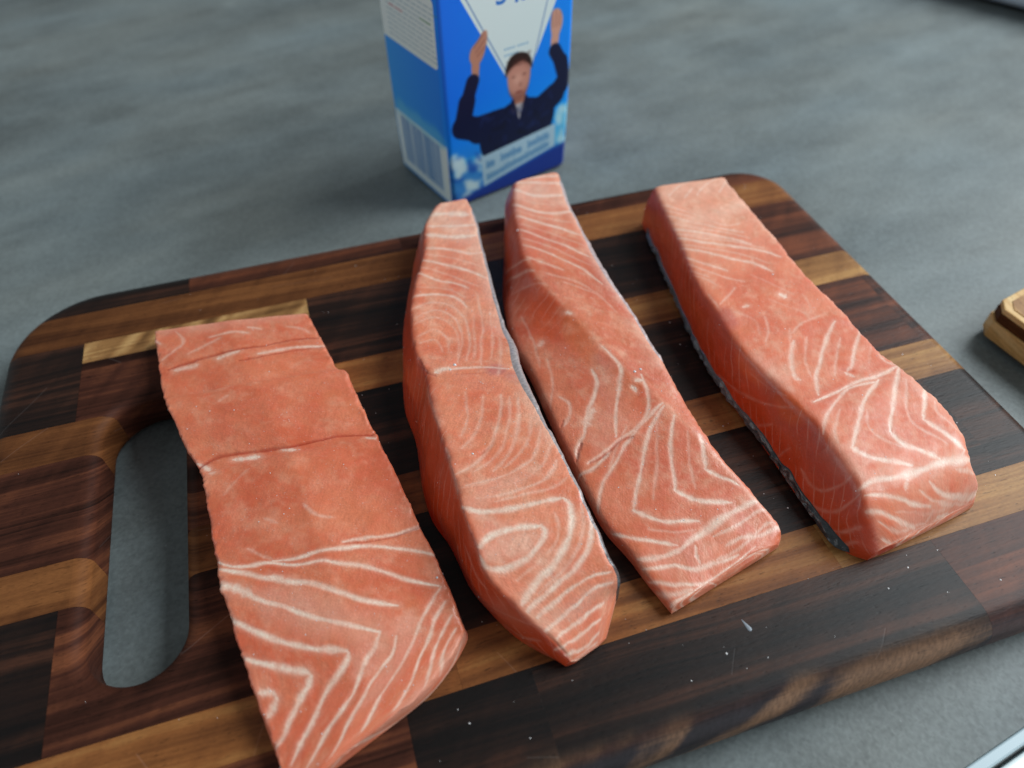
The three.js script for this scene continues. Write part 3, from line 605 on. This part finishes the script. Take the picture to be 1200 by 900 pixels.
// width in mm, strength, then points in thousandths round and along the fillet
const LINES_D = {
  lines: [
    [0.8, 0.36, 264, 99, 393, 145, 549, 202, 637, 213],
    [0.8, 0.36, 257, 146, 378, 185, 526, 226, 630, 270],
    [0.8, 0.36, 250, 182, 392, 225, 538, 265, 669, 316],
    [0.8, 0.32, 243, 216, 385, 261, 524, 304, 643, 368],
    [0.8, 0.32, 235, 280, 354, 345, 460, 391],
    [0.8, 0.28, 237, 317, 326, 370],
    [0.8, 0.16, 514, 379, 579, 429, 636, 479],
    [0.8, 0.16, 509, 463, 581, 515, 636, 556],
    [0.8, 0.16, 315, 462, 382, 503, 350, 540],
    [0.8, 0.16, 673, 488, 659, 529, 591, 554],
    [0.9, 0.32, 529, 591, 446, 632, 407, 674],
    [0.9, 0.32, 665, 622, 567, 662, 497, 693],
    [0.8, 0.16, 759, 667, 676, 697],
    [0.8, 0.32, 477, 786, 431, 818, 448, 850, 504, 880],
    [0.8, 0.32, 738, 762, 627, 817, 614, 855, 693, 905],
    [0.8, 0.32, 764, 824, 735, 849, 781, 898],
    [0.8, 0.32, 386, 766, 297, 799, 258, 839],
    [0.8, 0.5, 235, 973, 282, 988, 485, 996],
    [0.8, 0.5, 497, 956, 577, 981, 836, 999],
    [0.8, 0.36, 339, 970, 466, 985, 639, 990],
    [1.5, 0.6, 334, 55, 427, 18, 503, 0],
    [1.3, 0.6, 505, 67, 589, 31, 688, 2],
    [1.2, 0.6, 650, 69, 765, 15],
    [1.4, 0.6, 420, 70, 505, 35],
    [1.1, 0.36, 261, 75, 389, 123, 510, 178],
    [1.1, 0.5, 263, 119, 375, 163, 507, 205, 619, 245],
    [1.3, 0.65, 252, 165, 374, 198, 497, 239, 619, 290],
    [1.3, 0.7, 247, 195, 368, 234, 512, 275, 638, 316, 721, 360],
    [1.2, 0.7, 237, 227, 369, 272, 487, 319, 574, 353, 627, 392],
    [1.1, 0.55, 238, 258, 351, 312, 416, 344],
    [1, 0.28, 252, 144, 403, 186, 565, 241],
    [1, 0.32, 273, 186, 420, 223, 582, 274],
    [0.9, 0.32, 230, 299, 305, 344],
    [0.9, 0.36, 399, 397, 347, 412, 276, 427],
    [0.9, 0.32, 579, 326, 565, 360],
    [1, 0.32, 257, 386, 260, 428],
    [1.8, 1, 577, 464, 597, 478],
    [1.5, 0.7, 372, 459, 403, 461],
    [0.9, 0.28, 489, 556, 448, 585],
    [0.9, 0.32, 434, 502, 404, 535, 351, 561],
    [1.6, 0.65, 462, 588, 393, 619, 344, 657, 354, 673],
    [1.2, 0.7, 702, 584, 582, 618, 499, 650, 411, 686, 357, 717],
    [0.9, 0.28, 660, 557, 562, 556, 469, 570],
    [1.1, 0.6, 783, 626, 685, 656, 614, 685, 560, 694],
    [1.6, 0.65, 546, 696, 563, 710],
    [1.2, 0.8, 785, 726, 657, 731, 551, 724, 432, 727, 317, 727],
    [1.5, 0.5, 760, 690, 749, 712, 785, 726],
    [1.3, 0.7, 614, 740, 495, 730, 388, 751, 313, 768, 249, 793],
    [1.2, 0.8, 638, 739, 522, 763, 430, 793, 360, 821, 313, 838],
    [1.6, 0.85, 308, 839, 335, 859, 380, 879, 501, 913],
    [1.4, 0.85, 785, 726, 670, 766, 563, 810, 498, 841],
    [1.6, 0.9, 495, 843, 503, 869, 556, 894, 638, 921],
    [1.3, 0.85, 785, 788, 714, 820, 660, 846],
    [1.5, 0.9, 660, 846, 684, 871, 724, 899, 766, 924],
    [0.8, 0.6, 772, 924, 742, 932],
    [2.5, 0.9, 238, 912, 310, 909, 384, 919, 470, 924, 554, 927, 646, 928, 729, 937, 805, 942],
    [1.5, 0.85, 249, 928, 337, 945, 406, 960, 433, 969, 524, 981],
    [1.4, 0.8, 559, 951, 606, 973, 757, 988, 886, 988],
    [1.5, 0.6, 468, 925, 434, 949],
    [1.5, 0.75, 216, 955, 275, 964, 329, 981, 378, 991],
    [1.4, 0.8, 348, 986, 405, 995],
    [1.4, 0.7, 184, 991, 209, 998],
    [2, 0.9, 793, 991, 886, 988],  // specular glint at the near right tip, painted as a pale stroke
    [1.2, 0.7, 566, 995, 671, 999],
    [1.2, 0.5, 101, 1000, 423, 1000, 705, 1000],
    [1, 0.55, 698, 947, 802, 961],
    [1, 0.5, 486, 994, 547, 986],
    [0.9, 0.36, 89, 814, 82, 850, 122, 874, 201, 885, 254, 878],
    [0.9, 0.36, 23, 863, 57, 896, 138, 921, 234, 920],
    [0.9, 0.36, 16, 929, 73, 955, 158, 964],
    [0.8, 0.28, 49, 538, 84, 598, 152, 668, 225, 714],
    [0.8, 0.28, 191, 600, 212, 653, 244, 687],
    [0.8, 0.24, 12, 669, 114, 706],
    [0.8, 0.24, 0, 757, 102, 769],
    [0.9, 0.32, 10, 967, 88, 978],
  ],
  halo: [
    [7, 0.24, 252, 44, 723, 37, 728, 144, 329, 156],
    [3, 0.1, 270, 897, 526, 940, 802, 961],
    [4, 0.24, 252, 818, 240, 861, 324, 924],
    [4, 0.24, 309, 989, 650, 996, 886, 973],
    [3, 0.16, 765, 741, 805, 896],
    [5, 0.24, 240, 581, 283, 680],
  ],
  cuts: [
    [0.6, 0.32, 542, 688, 586, 699],
  ],
};
const NS = 260, NP = 150;
function catmull(rows, t) {
  const n = rows.length - 1, i = Math.min(n - 1, Math.floor(t)), f = t - i, a = rows[Math.max(0, i - 1)], b = rows[i], c = rows[i + 1], d = rows[Math.min(n, i + 2)];
  return b.map((_, k) => 0.5 * (2 * b[k] + (c[k] - a[k]) * f + (2 * a[k] - 5 * b[k] + 4 * c[k] - d[k]) * f * f + (3 * b[k] - a[k] - 3 * c[k] + d[k]) * f * f * f));
}
// returns { pos: NS x NP grid of points in mm, u: share of the way round, ridge: that share at the ridge, size }
function filletGrid(rows, round, seed, rough) {
  // stations spaced by their real distance
  const mid = rows.map((r) => [(r[2] + r[8]) / 2, (r[3] + r[9]) / 2]), acc = [0];
  for (let i = 1; i < rows.length; i++) acc.push(acc[i - 1] + Math.max(2, Math.hypot(mid[i][0] - mid[i - 1][0], mid[i][1] - mid[i - 1][1])));
  const total = acc[acc.length - 1], pos = new Float32Array(NS * NP * 3), uu = new Float32Array(NS * NP), ridge = new Float32Array(NS), edgeU = new Float32Array(NS), leftU = new Float32Array(NS);
  let wide = 0;
  for (let s = 0; s < NS; s++) {
    const at = s / (NS - 1) * total; let k = 0; while (k < acc.length - 2 && acc[k + 1] < at) k++;
    const r = catmull(rows, k + clamp((at - acc[k]) / (acc[k + 1] - acc[k])));
    const q = [[r[0], 0, r[1]], [r[2], r[4], r[3]], [r[5], r[7], r[6]], [r[8], r[10], r[9]], [r[11], 0, r[12]]];
    const len = [0]; for (let i = 1; i < 5; i++) len.push(len[i - 1] + Math.hypot(q[i][0] - q[i - 1][0], q[i][1] - q[i - 1][1], q[i][2] - q[i - 1][2]));
    let P = []; for (let j = 0; j < NP; j++) { const d = j / (NP - 1) * len[4]; let e = 0; while (e < 3 && len[e + 1] < d) e++; const f = clamp((d - len[e]) / Math.max(1e-6, len[e + 1] - len[e])); P.push([0, 1, 2].map((c) => lerp(q[e][c], q[e + 1][c], f))); }
    const passes = Math.round(Math.pow(round / (len[4] / NP), 2));
    for (let it = 0; it < passes; it++) P = P.map((p, j) => (j === 0 || j === NP - 1 ? p : p.map((v, c) => 0.25 * P[j - 1][c] + 0.5 * v + 0.25 * P[j + 1][c])));
    for (let j = 0; j < NP; j++) { pos.set(P[j], (s * NP + j) * 3); uu[s * NP + j] = j / (NP - 1); }
    ridge[s] = len[2] / len[4]; edgeU[s] = len[3] / len[4]; leftU[s] = len[1] / len[4]; wide += len[4] / NS;
  }
  return { pos, uu, ridge, edgeU, leftU, wide, long: total, seed, rough };
}
function gridNormals(pos) {
  const idx = []; for (let s = 0; s + 1 < NS; s++) for (let j = 0; j + 1 < NP; j++) { const a = s * NP + j; idx.push(a, a + NP, a + 1, a + 1, a + NP, a + NP + 1); }
  const g = new THREE.BufferGeometry(); g.setAttribute('position', new THREE.BufferAttribute(Float32Array.from(pos), 3)); g.setIndex(idx); g.computeVertexNormals();
  return { idx, normal: g.attributes.normal.array };
}
// points of a line in thousandths of (u, v), turned into a smooth run of points in mm on the unrolled surface
function smoothLine(pts, wide, long) {
  const P = []; for (let i = 0; i < pts.length; i += 2) P.push([pts[i] / 1000 * wide, pts[i + 1] / 1000 * long]);
  if (P.length < 3) return P;
  const out = []; for (let i = 0; i + 1 < P.length; i++) for (let k = 0; k < 4; k++) out.push(catmull(P, i + k / 4)); out.push(P[P.length - 1]);
  return out;
}
const TW = 640, TH = 1280;
function filletTexture(G, o) {
  const { wide, long, seed } = G, fat = new Float32Array(TW * TH), dark = new Float32Array(TW * TH), wx = new Float32Array(TW * TH), wy = new Float32Array(TW * TH);
  const mx = wide / TW, my = long / TH;
  for (let y = 0, i = 0; y < TH; y++) for (let x = 0; x < TW; x++, i++) {
    const a = x * mx, b = y * my;
    wx[i] = 1.0 * (fbm(a / 6 + seed, b / 6, 3) - 0.5) + 0.14 * (vnoise(a / 0.7, b / 0.7 + seed) - 0.5); wy[i] = 1.0 * (fbm(a / 6 + seed + 40, b / 6 + 20, 3) - 0.5) + 0.14 * (vnoise(a / 0.7 + 50, b / 0.7 + seed) - 0.5);
  }
  // width in mm at half strength; strength; fade = extra softness
  const draw = (into, pts, width, strength, fade = 0.5, halo = false) => {
    const P = smoothLine(pts, wide, long), reach = 2 * width * (1 + fade) + 2;
    let x0 = 1e9, x1 = -1e9, y0 = 1e9, y1 = -1e9; for (const [a, b] of P) { x0 = Math.min(x0, a); x1 = Math.max(x1, a); y0 = Math.min(y0, b); y1 = Math.max(y1, b); }
    const X0 = Math.max(0, Math.floor((x0 - reach) / mx)), X1 = Math.min(TW - 1, Math.ceil((x1 + reach) / mx)), Y0 = Math.max(0, Math.floor((y0 - reach) / my)), Y1 = Math.min(TH - 1, Math.ceil((y1 + reach) / my)), ns = P.length - 1;
    for (let y = Y0; y <= Y1; y++) for (let x = X0; x <= X1; x++) {
      const i = y * TW + x, a = x * mx + wx[i], b = y * my + wy[i]; let best = 1e9, where = 0;
      for (let k = 0; k < ns; k++) {
        const p = P[k], q = P[k + 1], dx = q[0] - p[0], dy = q[1] - p[1], t = clamp(((a - p[0]) * dx + (b - p[1]) * dy) / (dx * dx + dy * dy + 1e-9)), ex = a - p[0] - t * dx, ey = b - p[1] - t * dy, d = ex * ex + ey * ey;
        if (d < best) { best = d; where = (k + t) / ns; }
      }
      best = Math.sqrt(best);
      if (best > reach) continue;
      const w = 1.15 * width * (0.6 + 0.7 * vnoise(where * 9 + seed * 3, pts[0] * 0.37)) * (0.45 + 0.55 * smooth(0, 0.12, where)) * (0.35 + 0.65 * smooth(1, 0.85, where));
      const st = strength * (0.66 + 0.4 * vnoise(where * 14, pts[1] * 0.21)) * smooth(w * (0.65 + fade) + 0.4, 0, best);
      const hz = halo ? 0.2 * strength * smooth(2.2 * width, 0.3, best) : 0;
      const got = Math.max(hz, st * (halo ? 0.78 + 0.4 * vnoise(a / 0.5 + 3, b / 0.5) : 1));
      if (got > into[i]) into[i] = got;
    }
  };
  for (const [w, st, ...p] of o.lines) draw(fat, p, w, st, 0.4, true);
  for (const [w, st, ...p] of o.halo ?? []) draw(fat, p, w, st, 1.5);
  for (const [w, st, ...p] of o.cuts ?? []) draw(dark, p, w, st, 0.4);
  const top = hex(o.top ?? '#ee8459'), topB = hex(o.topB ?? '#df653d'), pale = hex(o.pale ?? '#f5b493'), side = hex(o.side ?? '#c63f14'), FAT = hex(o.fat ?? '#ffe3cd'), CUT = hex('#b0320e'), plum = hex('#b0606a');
  const g = bake(TW, TH, (x, y, out) => {
    const i = y * TW + x, a = x * mx, b = y * my, u = x / TW, v = y / TH, s = Math.min(NS - 1, Math.floor(v * NS)), ru = G.ridge[s];
    const big = fbm(a / 16 + seed, b / 16 + seed * 2, 4), mid = fbm(a / 3.4 + seed, b / 3.4, 4), fine = vnoise(a / 0.55 + seed, b / 0.6), micro = vnoise(a / 0.28, b / 0.28 + seed), fibre = vnoise((a + 0.5 * b) / 0.5 + seed, (b - 0.4 * a) / 3.2);
    // on a standing side the flesh is smoother and deeper orange, with shade and translucency painted in; a cut top is frosty and paler
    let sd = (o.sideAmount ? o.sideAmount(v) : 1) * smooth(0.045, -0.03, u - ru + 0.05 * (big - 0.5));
    const rim = Math.exp(-Math.pow((u - ru - 0.012) * 55, 2)) * (o.rim ?? 0.4);
    const t = clamp(0.5 + 1.7 * (big - 0.5) + 1.1 * (mid - 0.5));
    const frost = o.frost * (1 - sd) * (0.5 + 0.5 * smooth(0.35, 0.65, fbm(a / 9 + 70, b / 9 + seed, 3)));
    const grain = 1 + (0.15 * (fine - 0.5) + 0.14 * (micro - 0.5) + 0.12 * (fibre - 0.5)) * (0.4 + frost) + 0.2 * (mid - 0.5);
    const speck = smooth(0.87, 0.94, vnoise(a / 0.42 + 90, b / 0.42 + seed)) * smooth(0.4, 0.7, vnoise(a / 4, b / 4 + 33)) * 0.5 * (0.4 + frost);
    let L = fat[i], dk = dark[i];
    // thin pale sheets between the flakes, seen edge-on along the standing side
    if (sd > 0.05) { const q = (b + 0.9 * a + 5 * (fbm(a / 11 + seed, b / 11, 2) - 0.5)) / 6.5, f = Math.abs(q - Math.floor(q) - 0.5) * 2; L = Math.max(L, sd * 0.34 * smooth(0.8, 0.98, f) * smooth(0.3, 0.7, fbm(a / 8 + 30, b / 12 + seed, 2))); }
    if (o.skinFade) L = Math.max(L, o.skinFade(u, v, big) );
    const bruise = o.bruise ? o.bruise.reduce((m, [bu, bv, br, k]) => Math.max(m, k * smooth(br, br * 0.3, Math.hypot((u - bu / 1000) * wide, (v - bv / 1000) * long) + 3 * (mid - 0.5))), 0) : 0;
    const peach = smooth(0.42, 0.86, 0.6 * fbm(a / 7 + seed * 5, b / 7 + 11, 3) + 0.4 * fbm(a / 2.2 + 3, b / 2.6 + seed, 3));
    const patch = (o.patches ?? []).map(([pu, pv, ru_, rv, k, col]) => [k * smooth(1.1, 0.45, Math.hypot((u * 1000 - pu) / ru_, (v * 1000 - pv) / rv) + 0.5 * (big - 0.5) + 0.2 * (mid - 0.5)), col]);
    for (let c = 0; c < 3; c++) {
      let col = lerp(lerp(top[c], topB[c], t), pale[c], clamp(frost * 0.35 + rim * 0.5 + 0.5 * (o.peach ?? 1) * peach + (o.paleAt ? o.paleAt(v) : 0)));
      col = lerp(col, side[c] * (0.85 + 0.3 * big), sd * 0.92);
      col = lerp(col, plum[c], bruise);
      for (const q of patch) col = lerp(col, q[1][c], q[0]);
      col = lerp(col, FAT[c], clamp(L) * (1 - 0.45 * sd));
      col = lerp(col, CUT[c], clamp(dk) * 0.8);
      col = lerp(col, 0.8, speck * 0.55);
      out[c] = col * grain;
    }
    out[3] = 0.45 + 0.2 * (fine - 0.5) * (0.4 + frost) + 0.16 * (micro - 0.5) * (0.3 + frost) + 0.3 * (mid - 0.5) - 0.1 * L + 0.3 * speck - 0.45 * dk + 0.06 * (fibre - 0.5);
    out[4] = clamp(0.42 + (o.dry ?? 0) + 0.3 * (mid - 0.5) + 0.12 * frost - 0.22 * sd - 0.1 * L + 0.25 * (fbm(a / 7 + 5, b / 7 + seed, 3) - 0.5), 0.3, 0.8);
  }, THREE.ClampToEdgeWrapping, true);
  g.fat = fat; g.dark = dark;
  return g;
}
function buildFillet(rows, label, o) {
  const G = filletGrid(rows, o.round ?? 1.6, o.seed, o.rough ?? 1);
  const T = filletTexture(G, o);
  let { normal } = gridNormals(G.pos);
  const pos = G.pos;
  for (let s = 0; s < NS; s++) for (let j = 0; j < NP; j++) {
    const i = s * NP + j, x = pos[i * 3], y = pos[i * 3 + 1], z = pos[i * 3 + 2], u = j / (NP - 1), v = s / (NS - 1);
    const tx = Math.min(TW - 1, Math.round(u * (TW - 1))), ty = Math.min(TH - 1, Math.round(v * (TH - 1))), k = ty * TW + tx;
    let d = 0.7 * (noise3(x / 11 + o.seed, y / 9, z / 9) - 0.5) + 0.1 * (noise3(x / 2.4, y / 2.4 + o.seed, z / 2.4) - 0.5) + 0.07 * (noise3(x / 0.9, y / 0.9, z / 0.9 + o.seed) - 0.5);
    d = d * (o.lump ?? 1) - 0.12 * T.fat[k] - 0.7 * T.dark[k];
    // cut edges are slightly ragged
    const near = (e) => Math.exp(-Math.pow((u - e) * G.wide / 1.6, 2)), rag = Math.max(near(G.edgeU[s]), near(o.flat ? G.leftU[s] : G.ridge[s]) * (o.ridgeRag ?? 1));
    d += rag * 1.1 * (o.ragged ?? 1) * (noise3(x / 1.7, y / 3, z / 1.5 + o.seed) - 0.5) + rag * 0.9 * (noise3(x / 5, 7, z / 4.4 + o.seed) - 0.5);
    if (o.relief) d += o.relief(u, v, x, z);
    const keep = Math.min(1, Math.min(j, NP - 1 - j) / 4);
    pos[i * 3] += normal[i * 3] * d * (0.4 + 0.6 * keep); pos[i * 3 + 1] += normal[i * 3 + 1] * d * keep; pos[i * 3 + 2] += normal[i * 3 + 2] * d * (0.4 + 0.6 * keep);
    if (pos[i * 3 + 1] < 0) pos[i * 3 + 1] = 0;
  }
  const lift = TOP + 0.7;
  const { idx } = gridNormals(pos);
  const P = Array.from(pos), UV = []; for (let i = 0; i < NS * NP; i++) UV.push(G.uu[i], Math.floor(i / NP) / (NS - 1));
  // both ends closed by a slightly bulging cap, the underside by a flat sheet
  for (const [s, dir] of [[0, -1], [NS - 1, 1]]) {
    const a = P.length / 3; let cx = 0, cy = 0, cz = 0;
    for (let j = 0; j < NP; j++) { const i = (s * NP + j) * 3; P.push(pos[i], pos[i + 1], pos[i + 2]); UV.push(j / (NP - 1), s ? 0.985 : 0.015); cx += pos[i] / NP; cy += pos[i + 1] / NP; cz += pos[i + 2] / NP; }
    const m = P.length / 3;
    for (let j = 0; j < NP; j++) { const i = (s * NP + j) * 3; P.push(lerp(pos[i], cx, 0.35), lerp(pos[i + 1], cy * 0.7, 0.35), lerp(pos[i + 2], cz, 0.35) + dir * (o.bulge ?? 0.8)); UV.push(lerp(j / (NP - 1), 0.5, 0.3), s ? 0.96 : 0.04); }
    const c = P.length / 3; P.push(cx, cy * 0.6, cz + dir * (o.bulge ?? 0.8)); UV.push(0.5, s ? 0.95 : 0.05);
    for (let j = 0; j < NP; j++) { const b = (j + 1) % NP, tri = [a + j, m + j, a + b, a + b, m + j, m + b, m + j, c, m + b]; if (dir < 0) tri.reverse(); idx.push(...tri); }
  }
  { const a = P.length / 3; for (let s = 0; s < NS; s++) { const i = s * NP * 3, k = (s * NP + NP - 1) * 3; P.push(pos[i], pos[i + 1], pos[i + 2], pos[k], pos[k + 1], pos[k + 2]); UV.push(0, s / NS, 1, s / NS); } for (let s = 0; s + 1 < NS; s++) { const p = a + 2 * s; idx.push(p, p + 1, p + 2, p + 1, p + 3, p + 2); } }
  const g = new THREE.BufferGeometry();
  g.setAttribute('position', new THREE.Float32BufferAttribute(P, 3)); g.setAttribute('uv', new THREE.Float32BufferAttribute(UV, 2)); g.setIndex(idx); g.computeVertexNormals();
  g.translate(0, lift, 0); g.scale(MM, MM, MM);
  const t = thing('salmon_fillet', label, 'salmon fillet', [0, 0, 0], 0, 'salmon fillets on the cutting board');
  const base = new THREE.Vector3(); g.computeBoundingBox(); g.boundingBox.getCenter(base); base.y = TOP * MM; g.translate(-base.x, -base.y, -base.z); t.position.copy(base);
  const mat = new THREE.MeshPhysicalMaterial({ map: T.map, bumpMap: T.bumpMap, roughness: 1, roughnessMap: T.roughnessMap, transmission: 0.24, thickness: 0, side: THREE.DoubleSide, bumpScale: 0.0003, specularIntensity: 1, clearcoat: o.coat ?? 0.22, clearcoatRoughness: 0.2 });
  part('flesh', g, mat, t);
  return { t, G, pos, base, normal };
}
// skin: a thin closed sheet over some columns of the grid; reach(s) gives [from, to] as shares of the way round, out(u, v) its distance from the flesh in mm
function addSkin(fillet, from, to, v0, v1, out, material, label) {
  const { pos, base, t } = fillet, { normal } = gridNormals(pos), n = 26, rows = [], P = [], UV = [], idx = [];
  const s0 = Math.round(v0 * (NS - 1)), s1 = Math.round(v1 * (NS - 1));
  for (let s = s0; s <= s1; s++) rows.push(s);
  rows.forEach((s, r) => {
    const v = s / (NS - 1), a = from(v), b = to(v), end = Math.min(1, r / 6, (rows.length - 1 - r) / 6);
    for (let k = 0; k <= n; k++) {
      const f = k / n, u = lerp(a, b, f) * (NP - 1), j = Math.min(NP - 2, Math.floor(u)), w = u - j, i = (s * NP + j) * 3, q = i + 3, edge = Math.min(1, k / 3, (n - k) / 3) * end, d = lerp(-0.35, out(f, v), edge);
      for (let c = 0; c < 3; c++) P.push((lerp(pos[i + c], pos[q + c], w) + lerp(normal[i + c], normal[q + c], w) * d));
      UV.push(f, v);
    }
  });
  for (let r = 0; r + 1 < rows.length; r++) for (let k = 0; k < n; k++) { const a = r * (n + 1) + k, b = a + n + 1; idx.push(a, b, a + 1, a + 1, b, b + 1); }
  const g = new THREE.BufferGeometry(); g.setAttribute('position', new THREE.Float32BufferAttribute(P, 3)); g.setAttribute('uv', new THREE.Float32BufferAttribute(UV, 2)); g.setIndex(idx); g.computeVertexNormals();
  g.translate(0, TOP + 0.7, 0); g.scale(MM, MM, MM); g.translate(-base.x, -base.y, -base.z);
  return part('skin', g, material, t, label);
}
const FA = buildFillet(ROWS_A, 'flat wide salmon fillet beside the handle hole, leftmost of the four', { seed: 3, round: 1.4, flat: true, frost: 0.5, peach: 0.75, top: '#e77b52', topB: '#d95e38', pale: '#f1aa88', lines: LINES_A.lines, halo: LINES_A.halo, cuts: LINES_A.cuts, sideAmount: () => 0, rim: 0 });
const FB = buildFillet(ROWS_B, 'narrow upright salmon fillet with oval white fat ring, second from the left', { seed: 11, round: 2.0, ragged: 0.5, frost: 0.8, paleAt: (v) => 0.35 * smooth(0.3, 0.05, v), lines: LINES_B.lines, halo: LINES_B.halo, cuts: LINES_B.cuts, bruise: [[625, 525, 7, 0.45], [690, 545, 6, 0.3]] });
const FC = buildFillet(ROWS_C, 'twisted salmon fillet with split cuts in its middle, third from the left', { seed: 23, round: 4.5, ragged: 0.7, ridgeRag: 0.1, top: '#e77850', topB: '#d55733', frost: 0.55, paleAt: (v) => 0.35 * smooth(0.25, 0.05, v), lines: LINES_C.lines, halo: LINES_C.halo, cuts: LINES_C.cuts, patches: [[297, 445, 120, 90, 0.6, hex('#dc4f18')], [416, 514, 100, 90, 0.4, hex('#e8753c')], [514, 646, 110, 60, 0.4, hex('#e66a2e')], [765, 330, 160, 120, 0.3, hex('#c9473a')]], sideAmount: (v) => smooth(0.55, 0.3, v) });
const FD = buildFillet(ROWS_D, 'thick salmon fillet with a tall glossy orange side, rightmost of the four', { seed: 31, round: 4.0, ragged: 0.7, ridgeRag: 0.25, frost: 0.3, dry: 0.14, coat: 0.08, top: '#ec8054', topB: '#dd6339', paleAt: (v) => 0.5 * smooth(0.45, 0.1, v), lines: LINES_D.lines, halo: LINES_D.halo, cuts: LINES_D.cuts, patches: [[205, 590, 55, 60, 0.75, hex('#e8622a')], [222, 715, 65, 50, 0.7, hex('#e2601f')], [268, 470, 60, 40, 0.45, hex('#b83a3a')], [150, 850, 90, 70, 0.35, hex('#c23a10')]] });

// pale: near the flesh; dark: towards the board; tip: share along the fillet past which all of it is dark
const skinMat = (pale, dark, seed, tip = 2, end = dark) => {
  const A = hex(pale), B = hex(dark), E = hex(end);
  const t = bake(64, 1024, (x, y, o) => { const f = x / 64, n = fbm(x / 9 + seed, y / 7 + seed, 4), m = vnoise(x / 2, y / 2 + seed), k = smooth(0.2, 0.7, f + 0.5 * (n - 0.5)), e = 0.9 * smooth(tip - 0.12, tip + 0.04, y / 1024 + 0.1 * (n - 0.5)); for (let c = 0; c < 3; c++) o[c] = lerp(lerp(A[c], B[c], k), E[c], e) * (0.75 + 0.5 * m); o[3] = 0.4 * n + 0.5 * m; }, THREE.ClampToEdgeWrapping);
  return new THREE.MeshPhysicalMaterial({ ...t, roughnessMap: null, roughness: 0.33, bumpScale: 0.0002, clearcoat: 0.5, clearcoatRoughness: 0.2 });
};
const edgeAt = (F) => (v) => F.G.edgeU[Math.round(clamp(v) * (NS - 1))];
{ const e = edgeAt(FB); addSkin(FB, (v) => e(v) - 0.022 - 0.03 * vnoise(v * 14, 3) * smooth(0.2, 0.45, v) * smooth(0.75, 0.55, v), () => 0.995, 0.03, 0.97, () => 0.5, skinMat('#958a89', '#1b1f24', 4, 0.9), 'grey skin along the right side of the narrow fillet'); }
{ const e = edgeAt(FC); addSkin(FC, (v) => e(v) - 0.018 - 0.03 * vnoise(v * 12, 8), () => 0.995, 0.02, 0.56, () => 0.5, skinMat('#b9a4a2', '#3b3437', 9), 'pale grey skin along the right side of the fillet'); }
{ addSkin(FD, () => 0.004, (v) => 0.03 + 0.02 * vnoise(v * 40, 2), 0.04, 0.985, (f, v) => 0.4 + 1.1 * smooth(0.85, 0.95, v) * (1 - f) + 1.5 * vnoise(v * 90, f * 2 + 5) * smooth(1, 0.5, f), skinMat('#63676b', '#4c5054', 15, 0.7, '#1d2226'), 'ruffled silver grey skin at the foot of the fillet'); }

// ---------- moisture and crumbs ----------
const beadMat = new THREE.MeshPhysicalMaterial({ color: new THREE.Color(0.62, 0.6, 0.6), roughness: 0.12, specularIntensity: 1 });
const beadShape = new THREE.IcosahedronGeometry(1, 2);
function scatter(name, list, material, parent) {     // list: [x, y, z, radius, flatness] in metres
  const im = new THREE.InstancedMesh(beadShape, material, list.length), m = new THREE.Matrix4(), q = new THREE.Quaternion(), e = new THREE.Euler();
  list.forEach(([x, y, z, r, f], i) => { e.set(0, i * 1.7, 0); q.setFromEuler(e); m.compose(new THREE.Vector3(x, y, z), q, new THREE.Vector3(r * (1 + 0.4 * ((i * 7) % 5) / 5), r * f, r)); im.setMatrixAt(i, m); });
  im.name = name; im.userData.kind = 'stuff'; parent.add(im); return im;
}
{
  const r = rng(91), list = [];
  while (list.length < 250) {
    const x = lerp(BX0 + 14, BX1 - 14, r()), z = lerp(BZ0 + 14, BZ1 - 16, r());
    if (x > -135 && x < -84 && z > -292 && z < -140) continue;
    if (x < -20 && r() > 0.25) continue;
    list.push([x * MM, TOP * MM, z * MM, (0.1 + 0.27 * Math.pow(r(), 3)) * MM, 0.55]);
  }
  const s = scatter('moisture_specks', list, beadMat, scene); s.userData.label = 'tiny pale specks of moisture scattered over the cutting board'; s.userData.category = 'specks';
}
{
  // smeared pale drop in front of the third fillet
  const t = thing('smeared_drop', 'pale smeared drop on the dark front strip before the twisted fillet', 'drop', [120.5 * MM, TOP * MM, -86.3 * MM], 0.25);
  const g = new THREE.SphereGeometry(1, 18, 12), p = g.attributes.position;
  for (let i = 0; i < p.count; i++) { const z = p.getZ(i), w = z < 0 ? 1 + 0.75 * z : 1; p.setXYZ(i, p.getX(i) * 0.95 * w * MM, p.getY(i) * 0.3 * w * MM, (z < 0 ? z * 4.6 : z * 1.1) * MM); }
  g.computeVertexNormals();
  part('drop', g, new THREE.MeshPhysicalMaterial({ color: new THREE.Color(0.2, 0.22, 0.25), roughness: 0.45 }), t);
}
for (const [F, seed, n, big] of [[FA, 5, 260, [[0.86, 0.7, 0.5], [0.94, 0.68, 0.45]]], [FB, 6, 380, [[0.44, 0.5, 0.8], [0.415, 0.515, 0.45], [0.4, 0.7, 0.4]]], [FC, 7, 320, [[0.62, 0.6, 0.7], [0.66, 0.585, 0.6], [0.3, 0.2, 0.5]]], [FD, 8, 260, [[0.62, 0.4, 0.5]]]]) {
  const r = rng(seed), list = [], put = (u, v, rad) => { const i = (Math.round(v * (NS - 1)) * NP + Math.round(u * (NP - 1))) * 3; list.push([F.pos[i] * MM - F.base.x, (F.pos[i + 1] + TOP + 0.7) * MM - F.base.y, F.pos[i + 2] * MM - F.base.z, rad * MM, 0.6]); };
  for (let k = 0; k < n; k++) put(0.06 + 0.88 * r(), 0.04 + 0.92 * r(), 0.06 + 0.2 * Math.pow(r(), 4));
  for (const b of big) put(...b);
  scatter('moisture_beads', list, beadMat, F.t);
}

shade(scene);
renderer.render(scene, camera);
